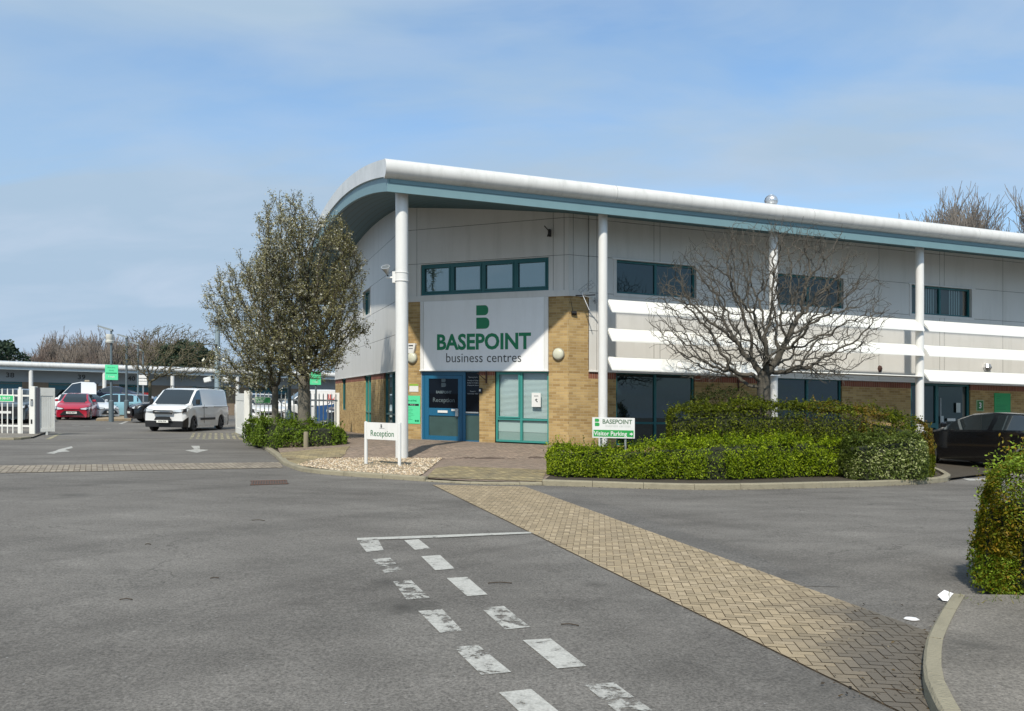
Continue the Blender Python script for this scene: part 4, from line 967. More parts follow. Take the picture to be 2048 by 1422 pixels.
    if core:
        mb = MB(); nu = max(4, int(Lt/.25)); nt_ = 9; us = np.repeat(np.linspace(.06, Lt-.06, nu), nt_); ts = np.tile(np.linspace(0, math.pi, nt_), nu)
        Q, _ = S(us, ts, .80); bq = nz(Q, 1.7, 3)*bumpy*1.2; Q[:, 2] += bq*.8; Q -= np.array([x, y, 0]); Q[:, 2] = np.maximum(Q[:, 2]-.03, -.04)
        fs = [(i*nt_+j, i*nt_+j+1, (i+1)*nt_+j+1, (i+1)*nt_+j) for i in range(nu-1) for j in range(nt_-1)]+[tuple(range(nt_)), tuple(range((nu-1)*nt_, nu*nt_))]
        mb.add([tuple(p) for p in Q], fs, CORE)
        mw = MB()
        for i in range(int(Lt*7)):
            uu = nr.uniform(.1, Lt-.1); p, _ = S(np.array([uu]), np.array([nr.uniform(0, math.pi)]), nr.uniform(.5, .95)); p = p[0]-np.array([x, y, 0]); q0 = S(np.array([uu]), np.array([math.pi/2]), 0.0)[0][0]-np.array([x, y, 0])
            mb.tube([(q0[0], q0[1], .0), tuple((q0+p)/2+np.array([0, 0, .1])), tuple(p)], .008, 4, WOODB)
        part('branches', mb, root)
    return root
GB = [(.15, .22, .004), (.10, .155, .003), (.22, .30, .006), (.05, .08, .003), (.30, .38, .015)]
GD = [(.085, .11, .004), (.05, .07, .003), (.12, .145, .006), (.03, .045, .003), (.17, .20, .012)]
GR = [(.17, .115, .015), (.13, .085, .015), (.21, .15, .02)]
yk = lambda px, py: G(px, py)[1]
# low bright hedge along the island kerb
a = G(1092, 958); b = G(1330, 962); c = G(1560, 958); d = G(1740, 955)
hedge('low_hedge', 'low bright green clipped hedge along the kerb in front of the Visitor Parking sign', 'hedge', a[0], a[1],
      [(a[0]+.05, a[1]+.50, .70, .58), ((a[0]+b[0])/2, (a[1]+b[1])/2+.48, .76, .52), (b[0]-.1, b[1]+.46, .78, .66), (b[0]+.8, b[1]+.46, .78, .74), (c[0], c[1]+.46, .78, .80), (d[0]-.1, d[1]+.55, .66, .70)], .8, GB, 72000, .042, sprig=1900, splen=.15, bumpy=.21)
# tall darker hedge behind
t0 = BW(7.3, -1.6)
hedge('tall_hedge', 'tall dark green and bronze hedge under the bare tree, in front of the building', 'hedge', 6.0, 19.2,
      [(3.55, 18.75, .62, 1.42), (4.6, 18.8, .72, 1.52), (6.4, 18.9, .8, 1.55), (7.9, 18.5, .85, 1.50), (8.55, 18.1, .72, 1.28), (8.95, 17.6, .55, 1.0)], 1.6, GD, 60000, .046, sprig=1300, splen=.13, bumpy=.16,
      pal2=(GR, lambda P, f: np.clip((P[:, 0]-6.3)/2.2, 0, .75)*(f > .35)*(P[:, 2] > .5)))
hedge('variegated_shrub', 'rounded shrub with pale flecked leaves at the right end of the kerbed island', 'shrub', 8.6, 17.0,
      [(6.9, 16.75, .72, .85), (7.7, 17.05, .80, .98), (8.35, 17.35, .58, .86)], 1., [(.10, .14, .02), (.07, .10, .015), (.15, .19, .04), (.04, .06, .01)], 15000, .05, sprig=160, bumpy=.16,
      pal2=([(.45, .48, .22), (.32, .38, .13)], lambda P, f: np.clip((f-.52)*2.2, 0, .38)*(P[:, 2] < .85)))
# dark little bush sticking up left of the tree trunk
hedge('small_dark_bush', 'small dark bush rising behind the left end of the tall hedge', 'shrub', 4.9, 19.9, [(4.3, 19.8, .4, 1.85), (5.2, 19.9, .45, 1.8), (6.1, 20.0, .35, 1.65)], 1.8, [(.03, .045, .01), (.05, .065, .015), (.07, .08, .02)], 6000, .05, sprig=120, splen=.12, bumpy=.2)
# near hedge at the right edge
e0 = G(2020, 1205)
hedge('near_hedge', 'bronze and green hedge at the right edge of the photo, nearest the camera', 'hedge', e0[0], e0[1],
      [(3.86, 6.50, .48, .98), (4.25, 6.65, .54, 1.08), (4.9, 6.95, .62, 1.14), (6.2, 7.3, .7, 1.25)], 1.2, [(.17, .15, .008), (.125, .13, .006), (.09, .12, .005), (.055, .07, .004), (.24, .21, .02), (.26, .17, .015)], 64000, .030, sprig=800, splen=.17, bumpy=.17,
      pal2=([(.20, .30, .02), (.26, .36, .04)], lambda P, f: np.where(P[:, 2] < .35, .55, np.clip((f-.62)*3, 0, .6))), z=.0)
# weeds/grass at its foot
P = []; 
for i in range(1500):
    u = rng.random(); x = 3.35+u*1.8+rng.gauss(0, .06); y = 6.12+.32*u+rng.gauss(0, .07); P.append((x, y, rng.uniform(0, .10)))
P = np.array(P); P[:, 2] -= K*P[:, 0]; Nn = nr.normal(size=P.shape)*np.array([1, 1, .25]); Nn /= np.linalg.norm(Nn, axis=1)[:, None]
o = leaf_mesh('weeds', None, P, Nn, .06, pick([(.17, .22, .05), (.10, .15, .03), (.25, .22, .10)], len(P)), LEAF, aspect=.12); tagit(o, 'thin weeds and dry stems at the foot of the near hedge', 'weeds', kind='stuff')
# shrub group at the left of the plaza
sA = G(540, 903); 
hedge('bushy_shrub', 'bright green spreading shrub at the foot of the blossoming trees', 'shrub', -6.3, 23.6,
      [(-7.75, 26.2, .45, .62), (-7.2, 24.9, .75, .72), (-6.3, 23.7, .9, .74), (-5.3, 23.2, .75, .66), (-4.75, 23.5, .5, .5)], .8, [(.13, .20, .012), (.09, .15, .012), (.19, .27, .03), (.05, .08, .01)], 26000, .06, sprig=420, splen=.2, bumpy=.24,
      pal2=([(.12, .10, .06), (.16, .13, .08)], lambda P, f: .55*(P[:, 2] < .22)*(P[:, 0] > -6.3)))

# ---------------------------------------------------------------- trees by space colonisation
def colonise(seed_pts, attract, step, di, dk, iters, rs, up=.0, wob=.15):
    """returns nodes, parent"""
    nodes = [np.array(p, float) for p in seed_pts]; par = [-1]+list(range(len(seed_pts)-1)); A = np.array(attract)
    g = np.random.default_rng(rs)
    for it in range(iters):
        if len(A) == 0: break
        Nd = np.array(nodes); 
        d2 = ((A[:, None, :]-Nd[None])**2).sum(2) if len(A)*len(Nd) < 6e6 else None
        if d2 is None:
            near = np.empty(len(A), int); dist = np.empty(len(A))
            for i in range(0, len(A), 400):
                q = ((A[i:i+400, None, :]-Nd[None])**2).sum(2); near[i:i+400] = q.argmin(1); dist[i:i+400] = q.min(1)
        else: near = d2.argmin(1); dist = d2.min(1)
        ok = dist < di*di
        if not ok.any(): break
        grow = {}
        dirs = A-Nd[near]; dirs /= np.linalg.norm(dirs, axis=1)[:, None]+1e-9
        for i in np.nonzero(ok)[0]: grow.setdefault(near[i], []).append(dirs[i])
        new = 0
        for k, ds_ in grow.items():
            v = np.mean(ds_, 0)+np.array([0, 0, up])+g.normal(0, wob, 3); v /= np.linalg.norm(v)+1e-9
            p = nodes[k]+v*step
            nodes.append(p); par.append(int(k)); new += 1
        Nw = np.array(nodes[-new:]); keep = np.ones(len(A), bool)
        for i in range(0, len(A), 500): keep[i:i+500] = ((A[i:i+500, None, :]-Nw[None])**2).sum(2).min(1) > dk*dk
        A = A[keep]
        if len(nodes) > 20000: break
    return np.array(nodes), np.array(par)
def radii(par, r_tip, expo, rmax):
    n = len(par); r = np.zeros(n); acc = np.zeros(n)
    for i in range(n-1, -1, -1):
        r[i] = acc[i]**(1/expo) if acc[i] > 0 else r_tip
        if par[i] >= 0: acc[par[i]] += r[i]**expo
    s = rmax/r[0]
    if s < 1: r = r_tip+(r-r_tip)*((rmax-r_tip)/(r[0]-r_tip))
    return r
def tubes(name, parent, nodes, par, r, m, ns=5, sel=None):
    idx = [i for i in range(len(par)) if par[i] >= 0 and (sel is None or sel(i))]
    c = np.array(idx); p = par[c]; A = nodes[p]; Bn = nodes[c]; d = Bn-A; l = np.linalg.norm(d, axis=1)[:, None]+1e-9; d = d/l
    ref = np.where(np.abs(d[:, 2:3]) > .9, np.array([[1., 0, 0]]), np.array([[0, 0, 1.]])); u = np.cross(d, ref); u /= np.linalg.norm(u, axis=1)[:, None]; w = np.cross(d, u)
    an = 2*np.pi*np.arange(ns)/ns; ring = np.cos(an)[None, :, None]*u[:, None]+np.sin(an)[None, :, None]*w[:, None]
    ra = np.minimum(r[p], r[c]*1.45)[:, None, None]; rb = r[c][:, None, None]
    v = np.concatenate([A[:, None]+ring*ra-d[:, None]*ra*.2, Bn[:, None]+ring*rb], 1).reshape(-1, 3)
    base = (np.arange(len(c))*2*ns)[:, None, None]; q = np.array([[i, (i+1) % ns, ns+(i+1) % ns, ns+i] for i in range(ns)])[None]; f = (base+q).reshape(-1)
    me = bpy.data.meshes.new(name); me.vertices.add(len(v)); me.vertices.foreach_set('co', v.astype(np.float32).ravel()); me.loops.add(len(f)); me.loops.foreach_set('vertex_index', f.astype(np.int32))
    me.polygons.add(len(f)//4); me.polygons.foreach_set('loop_start', np.arange(0, len(f), 4, dtype=np.int32)); me.polygons.foreach_set('loop_total', np.full(len(f)//4, 4, dtype=np.int32))
    me.polygons.foreach_set('use_smooth', np.ones(len(f)//4, bool)); me.materials.append(m); me.update(); me.validate()
    o = bpy.data.objects.new(name, me); COL.objects.link(o); o.parent = parent; ROT[o.name] = 0; return o
def crownpts(n, c, rad, rs, shape=None, shell=.5):
    g = np.random.default_rng(rs); out = []
    while len(out) < n:
        p = g.uniform(-1, 1, 3); q = np.linalg.norm(p)
        if q > 1 or g.random() > shell+(1-shell)*q**2: continue
        if shape and not shape(p, g): continue
        out.append(np.array(c)+p*np.array(rad))
    return out
# --- bare tree behind the tall hedge
tx, ty = 6.15, 20.15
bt = thing('bare_tree', 'leafless spreading tree rising from the tall hedge in front of the columns', 'tree', tx, ty, .05)
seed = [(0, 0, z) for z in np.arange(0, 2.35, .16)]
cp = crownpts(2900, (0.08, 0, 3.72), (2.95, 2.0, 2.25), 11, lambda p, g: p[2] > -.78+.5*max(0, .5-abs(p[0])) and abs(p[1]) < .95, .55)
nodes, par = colonise(seed, cp, .10, 2.4, .15, 120, 3, up=.06, wob=.28)
# extra twigs
g_ = np.random.default_rng(5); ext = []; ep = []
tips = [i for i in range(len(par)) if i > 60]
for i in g_.choice(tips, min(2500, len(tips)), replace=False):
    v = nodes[i]-nodes[par[i]]; v = v/np.linalg.norm(v)+g_.normal(0, .55, 3)+np.array([0, 0, .3]); v /= np.linalg.norm(v); k = i; p = nodes[i]
    for q in range(3):
        p = p+v*.085; v = v+g_.normal(0, .25, 3)+np.array([0, 0, .1]); v /= np.linalg.norm(v); ext.append(p); ep.append(k); k = len(par)+len(ext)-1
nodes = np.vstack([nodes, ext]); par = np.r_[par, ep].astype(int)
r = radii(par, .004, 2.05, .17); r[:14] = np.linspace(.185, .16, 14)
nodes[:, :2][14:] += 0
tubes('trunk', bt, nodes, par, r, WOODG, 9, lambda i: i < 16); tubes('crown', bt, nodes, par, r, WOODG, 5, lambda i: i >= 16)
# --- blossoming trees at the left
BUD = mat('bud_leaf', (1, 1, 1), .7, attr=True, transl=.3)
WOODL = mat('bark_left', (.085, .075, .055), .95, var=.3, vscale=12)
def blossom_tree(label, x, y, th, r0, cc, rad, npts, nleaf, rs, lean=(0, 0)):
    t = thing('blossoming_tree', label, 'tree', x, y, .05, group='blossoming trees by the gate')
    seed = [(lean[0]*z, lean[1]*z, z) for z in np.arange(0, th, .16)]
    cp = crownpts(npts, cc, rad, rs, lambda p, g: g.random() < (1.25-.55*abs(p[2]+.05)) and not (p[2] > .1 and abs(p[0]) > .95-.55*p[2]) and np.linalg.norm(p) < .80+.75*mnoise.noise(Vector((p[0]*2.1+rs, p[1]*2.1, p[2]*2.6))) and mnoise.noise(Vector((p[0]*4.5, p[1]*4.5+rs, p[2]*4.5))) > -.28, .5)
    nodes, par = colonise(seed, cp, .12, 2.6, .19, 110, rs, up=.32, wob=.22)
    g_ = np.random.default_rng(rs); ext = []; ep = []; tips = [i for i in range(len(par)) if i > 40]
    for i in g_.choice(tips, min(int(npts*1.3), len(tips)), replace=False):
        v = nodes[i]-nodes[par[i]]; v = v/np.linalg.norm(v)+g_.normal(0, .5, 3)+np.array([0, 0, .8]); v /= np.linalg.norm(v); k = i; p = nodes[i]
        for q in range(3): p = p+v*.09; v = v+g_.normal(0, .2, 3); v /= np.linalg.norm(v); ext.append(p); ep.append(k); k = len(par)+len(ext)-1
    nodes = np.vstack([nodes, ext]); par = np.r_[par, ep].astype(int); r = radii(par, .0055, 2.2, r0*.8); ns = len(seed); r[:ns] = np.linspace(r0, r0*.8, ns)
    tubes('trunk', t, nodes, par, r, mat('bark_trunk_left', (.16, .145, .115), .95, var=.4, vscale=9, bump=1, bscale=25), 10, lambda i: i < ns); cr = tubes('branches', t, nodes, par, r, WOODL, 4, lambda i: i >= ns)
    idx = g_.choice(np.arange(60, len(nodes)), nleaf); P = nodes[idx]+g_.normal(0, .045, (nleaf, 3)); Nn = g_.normal(size=P.shape); Nn /= np.linalg.norm(Nn, axis=1)[:, None]
    sh_ = (P[:, 2]-P[:, 2].min())/(np.ptp(P[:, 2]))
    cl = pick([(.22, .205, .075), (.15, .145, .05), (.28, .265, .11), (.085, .08, .03)], nleaf)
    # pale buds and petals thicker on the outer left and the tips
    w = g_.random(nleaf) < np.clip(.10+.16*(-P[:, 0]/rad[0])+.12*sh_, .05, .36); cl[w] = pick([(.62, .60, .47), (.50, .49, .36), (.70, .70, .62)], w.sum())
    leaf_mesh('foliage', t, P, Nn, .05, cl, BUD, aspect=.5)
    # round blossom clusters
    m = MB(); BL = mat('blossom', (.75, .74, .62), .7, transl=.2)
    for i in g_.choice(np.arange(200, len(nodes)), 330):
        p = nodes[i]; s = g_.uniform(.022, .048)
        for q in range(6):
            o_ = g_.normal(0, .5, 3)*s; a = g_.normal(size=3); a /= np.linalg.norm(a); b = np.cross(a, [0.3, .5, .8]); b /= np.linalg.norm(b); c = p+o_
            m.add([tuple(c+a*s), tuple(c+b*s), tuple(c-a*s), tuple(c-b*s)], [(0, 1, 2, 3)], BL)
    part('blossom', m, t, sh=False); return t
blossom_tree('larger blossoming tree with a thick pale trunk, nearer the building', -6.15, 24.4, 2.15, .20, (-.05, 0, 4.50), (2.15, 1.9, 3.05), 3800, 66000, 21)
blossom_tree('smaller blossoming tree with a slim dark trunk, left of the thick one', -7.35, 25.6, 1.9, .115, (-.42, 0, 3.65), (1.95, 1.7, 2.5), 2400, 38000, 22)
# --- distant trees
def branchy(rs, H, spread, n0, upness=.5, rt=.016, r0=.2, dens=1.0):
    g = np.random.default_rng(rs); nodes = [np.zeros(3)]; par = [-1]
    def grow(k, d, ln, lev):
        p = nodes[k]; steps = max(2, int(ln/.5))
        for i in range(steps):
            d = d+g.normal(0, .07, 3)+np.array([0, 0, .05*upness]); d /= np.linalg.norm(d); p = p+d*ln/steps; nodes.append(p); par.append(k); k = len(nodes)-1
            if lev < 4 and (i > 0 or lev > 0) and g.random() < dens*(.95 if lev < 2 else .62 if lev < 3 else .42):
                a = g.uniform(0, 6.28); s = np.array([math.cos(a), math.sin(a), 0])*spread; dd = d+s+np.array([0, 0, upness*.4]); dd /= np.linalg.norm(dd)
                grow(k, dd, ln*g.uniform(.45, .68), lev+1)
                if lev > 0 and g.random() < .4*dens: grow(k, (d-s*.8)/np.linalg.norm(d-s*.8), ln*.45, lev+2)
    for q in range(n0): grow(0, np.array([g.normal(0, .10), g.normal(0, .10), 1.0]), H*g.uniform(.75, 1.0), 0)
    nodes = np.array(nodes); par = np.array(par); nodes *= H/nodes[:, 2].max(); r = radii(par, rt, 2.2, r0); return nodes, par, r
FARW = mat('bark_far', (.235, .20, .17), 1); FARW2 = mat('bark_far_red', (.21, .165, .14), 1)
protos = []
for v, (H, sp, n0, up, m) in enumerate([(7.6, .62, 2, .9, FARW), (8.2, .5, 3, 1.2, FARW), (7.2, .75, 2, .6, FARW2), (7.0, .9, 1, .5, FARW2)]):
    nd, pr_, rr = branchy(40+v, H, sp, n0, up, .018, .13, 1.12)
    t = thing('distant_bare_tree', 'x', 'tree', 0, 90, 0, group='bare trees beyond the industrial units'); 
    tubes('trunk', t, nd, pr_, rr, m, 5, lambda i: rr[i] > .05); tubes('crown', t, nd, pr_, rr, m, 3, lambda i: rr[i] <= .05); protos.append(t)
ORD = 'first second third fourth fifth sixth seventh eighth ninth tenth eleventh twelfth thirteenth fourteenth fifteenth sixteenth seventeenth eighteenth nineteenth twentieth'.split()
def ordn(n): return ORD[n-1] if n <= 20 else ('twenty-' if n < 30 else 'thirty-' if n < 40 else 'forty-' if n < 50 else 'fifty-')+(ORD[n % 10-1] if n % 10 else 'x') if n % 10 else {30: 'thirtieth', 40: 'fortieth', 50: 'fiftieth'}[n]
used = [0]*4; spots_ = []
for i in range(58):
    px = -14+i*8.8+rng.uniform(-4, 4)
    if 28 < px < 66 and i % 2: continue
    spots_.append((px, rng.uniform(84, 100)))
spots_.sort()
for i, (px, Y) in enumerate(spots_):
    v = rng.randrange(4); h = (1.0 if 78 < px < 385 else .80)*rng.uniform(.88, 1.1)*Y/90*1.02
    if 24 < px < 76: h *= .82
    lab = 'bare tree beyond the low units, '+ordn(i+1)+' from the left in the line of trees'
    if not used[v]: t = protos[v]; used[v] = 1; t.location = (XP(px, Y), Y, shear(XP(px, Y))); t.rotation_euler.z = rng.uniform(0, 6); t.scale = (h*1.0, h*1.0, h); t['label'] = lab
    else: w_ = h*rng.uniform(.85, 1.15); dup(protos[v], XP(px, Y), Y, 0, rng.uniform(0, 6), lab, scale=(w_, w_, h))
# big trees behind the right end of the roof
nd, pr_, rr = branchy(77, 17.2, .55, 2, .9, .0155, .2, 1.0)
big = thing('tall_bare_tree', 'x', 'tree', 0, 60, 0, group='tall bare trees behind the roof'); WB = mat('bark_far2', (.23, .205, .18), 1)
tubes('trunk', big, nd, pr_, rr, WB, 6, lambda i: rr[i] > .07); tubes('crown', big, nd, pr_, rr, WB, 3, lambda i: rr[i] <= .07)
for i, (px, Y, s) in enumerate([(1850, 60, 1.03), (1893, 61, 1.07), (1985, 60, 1.08), (1945, 66, 1.05), (2048, 57, 1.08), (2100, 60, 1.12)]):
    lab = ['leftmost tall bare tree above the roof edge', 'tall bare tree just right of the leftmost one above the roof', 'tall bare tree with a pointed top, third along above the roof', 'bare tree between two taller ones above the roof', 'tall bare tree at the right edge above the roof', 'tallest bare tree, half cut off by the right edge'][i]
    if i == 0: big.location = (XP(px, Y), Y, shear(XP(px, Y))); big.scale = (s, s, s); big['label'] = lab
    else: dup(big, XP(px, Y), Y, 0, i*1.3, lab, scale=(s, s, s))
# evergreens far off
def evergreen(x, Y, h, w, label, rs, cat='tree', name='evergreen_tree', pal=((.035, .06, .04), (.05, .08, .05), (.07, .10, .06)), n=2600, lsz=.32, z0=.12):
    t = thing(name, label, cat, x, Y, 0, group='dark evergreens beyond the units'); g = np.random.default_rng(rs)
    m = MB(); m.cyl((0, 0, 0), (0, 0, h*.8), .16, .04, 7, WOODB); part('trunk', m, t)
    z = g.uniform(z0, 1, n)**.9; rr = w*np.sqrt(np.clip(1-((z-.45)/.58)**2, .02, 1))*(.75+.25*np.sin(z*17+g.uniform(0, 6))); a = g.uniform(0, 6.283, n); q = g.uniform(.35, 1, n)**.5
    P = np.stack([np.cos(a)*rr*q, np.sin(a)*rr*q, z*h], 1)+g.normal(0, .12, (n, 3)); Nn = g.normal(size=P.shape); Nn /= np.linalg.norm(Nn, axis=1)[:, None]
    leaf_mesh('crown', t, P, Nn, lsz, pick(pal, n), LEAF, aspect=.6); return t
for i, (px, Y, h, w, lb_) in enumerate([(12, 82, 6.4, 2.6, 'dark evergreen at the left edge beyond the units'), (-20, 80, 6.6, 2.6, 'dark evergreen cut off by the left edge'), (340, 80, 6.3, 2.2, 'dark evergreen behind the shrub tree'), (365, 82, 6.8, 2.4, 'dark evergreen, right of the one behind the shrub tree'),
      (388, 81, 6.6, 2.3, 'dark evergreen, second to the left of the grey mast'), (412, 83, 5.8, 1.8, 'small dark evergreen nearest the grey mast')]):
    evergreen(XP(px, Y), Y, h, w, lb_, 60+i)
# spreading twiggy tree in the yard
Y = 47; tx = XP(300, Y); t = thing('yard_tree', 'spreading twiggy tree in the yard above the white van', 'tree', tx, Y, 0)
cp = crownpts(1300, (1.2, 0, 3.9), (3.2, 2.0, 1.7), 31, None, .6); nodes, par = colonise([(0, 0, z) for z in np.arange(0, 2.4, .2)], cp, .17, 3, .26, 90, 8, up=.05, wob=.25)
r = radii(par, .016, 2.3, .09); YT = mat('bark_yard', (.13, .115, .075), 1)
tubes('trunk', t, nodes, par, r, YT, 6, lambda i: i < 12); tubes('branches', t, nodes, par, r, YT, 3, lambda i: i >= 12)
P = nodes[nr.integers(60, len(nodes), 3800)]+nr.normal(0, .09, (3800, 3)); Nn = nr.normal(size=P.shape); Nn /= np.linalg.norm(Nn, axis=1)[:, None]
leaf_mesh('foliage', t, P, Nn, .075, pick([(.10, .10, .04), (.14, .13, .06)], len(P)), BUD)

# dead leaves and grit gathered along the kerbs
P = []
for line, nn in ((kerb_g, 260), ([G(*p) for p in flat_px], 120), (isl_g[:10], 420), (fk, 120)):
    ln = resample(line, .05)
    for _ in range(nn):
        q = ln[rng.randrange(len(ln))]; P.append((q.x+rng.gauss(0, .05), q.y-abs(rng.gauss(0, .09))-.01 if line is not fk else q.y+rng.gauss(0, .05), .012))
for _ in range(80): q = G(rng.uniform(1640, 1850), rng.uniform(1200, 1400)); P.append((q[0], q[1], .016))
P = np.array(P); 
if True:
    pass
P[:, 2] -= K*P[:, 0]; Nn = nr.normal(size=P.shape)*.35+np.array([0, 0, 1]); Nn /= np.linalg.norm(Nn, axis=1)[:, None]
o = leaf_mesh('leaf_litter', None, P, Nn, .022, pick([(.09, .06, .03), (.14, .10, .05), (.05, .04, .03), (.20, .17, .12)], len(P), .4), LEAF, aspect=.6); tagit(o, 'dead leaves and grit gathered along the kerbs', 'leaf litter', kind='stuff')
# ================================================================ LOW UNITS BEYOND THE YARD
A0 = (XP(-120, 55.4), 55.4); A1 = (XP(705, 70.0), 70.0)
UA = math.atan2(A1[1]-A0[1], A1[0]-A0[0]); UL = math.hypot(A1[0]-A0[0], A1[1]-A0[1])
def US(px, off=0.0):
    r = (px-1024)/1650; dx, dy = math.cos(UA), math.sin(UA); ox, oy = A0[0]+math.sin(UA)*off, A0[1]-math.cos(UA)*off
    return (r*oy-ox)/(dx-r*dy)
U = thing('unit_building', 'long low row of industrial units numbered 38, 39 and 40 with white gutter', 'building', A0[0], A0[1], 0, UA)
BRF = mat('brick_far', (.26, .205, .15), .9, var=.25, vscale=2); BAND = mat('band_grey', (.33, .37, .40), .6, var=.06)
m = MB(); holes = []
for a, b in ((-60, 44), (97, 187), (238, 300), (385, 452), (498, 575), (625, 700)): holes.append((US(a), US(b), -.05, 2.2))
edges = [0]+[x for h in holes for x in h[:2]]+[UL]
for a, b in zip(edges[0::2], edges[1::2]): m.box(a, b, 0, .2, -.2, 2.2, BRF)
part('brickwork', m, U)
m = MB(); m.box(0, UL, .0, .2, 2.203, 3.3, BAND); part('cladding', m, U)
for h in holes:
    f = MB(); a, b = h[:2]; w = .07
    for x in (a, (a+b)/2-w/2, b-w): f.box(x, x+w, .04, .12, .05, 2.197, TEAL)
    for z in (.05, 1.95, 2.13): f.box(a+w, b-w, .045, .12, z, z+.065, TEAL)
    f.box(a+w, b-w, .047, .1, 1.72, 1.949, mat('shutter', (.03, .12, .16), .5))
    wo_ = part('window', f, U); p = MB(); p.box(a+.03, b-.03, .10, .14, .06, 2.19, GLS); part('pane', p, wo_)
m = MB(); m.box(0, UL, .21, 3.5, -.2, 3.35, BRF); part('wall', m, U)
m = MB(); n = 10
for i in range(n):
    y0, y1 = -1.5+i*.9, -1.5+(i+1)*.9; z = lambda y: 3.52+.30*math.sin(min(1, (y+1.5)/9)*math.pi/2)
    m.add([(-1, y0, z(y0)), (UL+1, y0, z(y0)), (UL+1, y1, z(y1)), (-1, y1, z(y1))], [(0, 1, 2, 3)], ROOFM, True)
for x in np.arange(-1, UL+1, .45): m.box(x, x+.05, -1.45, 1.2, 3.50, 3.60, mat('roof_rib', (.62, .62, .60), .5))
m.box(-1, UL+1, -1.5, 7.4, 3.22, 3.26, mat('soffit_far', (.10, .18, .20), .6))
m.add([(-1, 7.5, 3.22), (UL+1, 7.5, 3.22), (UL+1, 7.5, 3.82), (-1, 7.5, 3.82)], [(0, 1, 2, 3)], ROOFM)
rf = part('roof', m, U)
m = MB(); prof = [(.02, .02)]+[(-.14*math.sin(a), -.15+.16*math.cos(a)) for a in [math.pi*i/8 for i in range(9)]]+[(.02, -.31)]
vs = [(-1, -1.5+o, 3.52+z) for o, z in prof]+[(UL+1, -1.5+o, 3.52+z) for o, z in prof]; k = len(prof); m.add(vs, [(i, i+1, k+i+1, k+i) for i in range(k-1)], GUTW, True)
part('gutter', m, rf); m = MB(); m.box(-1, UL+1, -1.45, -1.38, 3.02, 3.2, mat('fascia_far', (.45, .52, .55), .5)); part('fascia', m, rf)
for px in (62, 209, 345, 475, 605):
    s = US(px, 1.3); c_ = MB(); c_.cyl((s, -1.3, 0), (s, -1.3, 3.2), .14, n=12, m=WHITE); part('column', c_, U)
m = MB()
for t_, px in (('38', 20), ('39', 163), ('40', 263)): put_text(m, t_, US(px, .02), 2.64, -.012, .46, DGREY, bold=.010, xs=1.15)
part('lettering', m, U)
m = MB(); m.prism([(US(195), 2.05), (US(195)+.5, 2.05), (US(195)+.25, 2.4)], -.1, 0, METAL); part('alarm_box', m, U)

# ================================================================ GATES AND FENCES
WG = mat('gate_white', (.74, .74, .70), .45, var=.06, stain=((.35, .33, .27), .3, (4, 4, 2)))
def palisade(root, x0, x1, zt, y=0, n=None, step=.135, mats=WG):
    m = MB(); n = int((x1-x0)/step)
    for i in range(n+1):
        x = x0+(x1-x0)*i/n; m.add([(x-.018, y-.02, .05), (x+.018, y-.02, .05), (x+.018, y-.02, zt-.05), (x, y-.02, zt), (x-.018, y-.02, zt-.05), (x-.018, y-.012, .05), (x+.018, y-.012, .05), (x+.018, y-.012, zt-.05), (x, y-.012, zt), (x-.018, y-.012, zt-.05)], [(0, 1, 2, 3, 4), (9, 8, 7, 6, 5), (0, 5, 6, 1), (1, 6, 7, 2), (2, 7, 8, 3), (3, 8, 9, 4)], mats)
    part('pales', m, root); m = MB(); m.box(x0-.05, x1+.05, y-.011, y+.03, .28, .34, mats); m.box(x0-.05, x1+.05, y-.0112, y+.03, zt-.28, zt-.22, mats); part('rail', m, root)
YG = 28.8; K1 = XP(0, YG)
# left fence (beyond it, cars)
fx = XP(-60, YG); f = thing('metal_fence', 'white vertical bar fence left of the entrance, with a green sign on it', 'fence', fx, YG, 0); palisade(f, 0, XP(40, YG)-fx-.05, 1.62, step=.175)
m = MB(); x = XP(41, YG)-fx; m.bbox(x-.04, x+.04, -.04, .04, 0, 1.66, WG, .005); part('post', m, f)
m = MB(); x0, x1 = XP(43, YG)-fx, XP(62, YG)-fx
f2 = thing('metal_fence', 'short white bar fence panel between the post and the left gate post', 'fence', XP(43, YG), YG, 0); palisade(f2, .03, XP(60, YG)-XP(43, YG), 1.62, step=.16)
m = MB(); x = XP(30, YG)-fx; xa = XP(-18, YG)-fx; m.box(xa, x, -.06, -.03, 1.15, 1.38, mat('sign_border_w', (.75, .8, .72), .5)); m.box(xa+.02, x-.03, -.063, -.0605, 1.17, 1.36, GREEN)
s_ = solo('gate_sign', m, 'green sign reading UNITS 38-57 on the left fence', 'sign', fx, YG, 0); m = MB(); put_text(m, 'UNITS 38-57', (XP(4, YG)-fx), 1.265, -.067, .12, WHITE, bold=.003); part('lettering', m, s_)
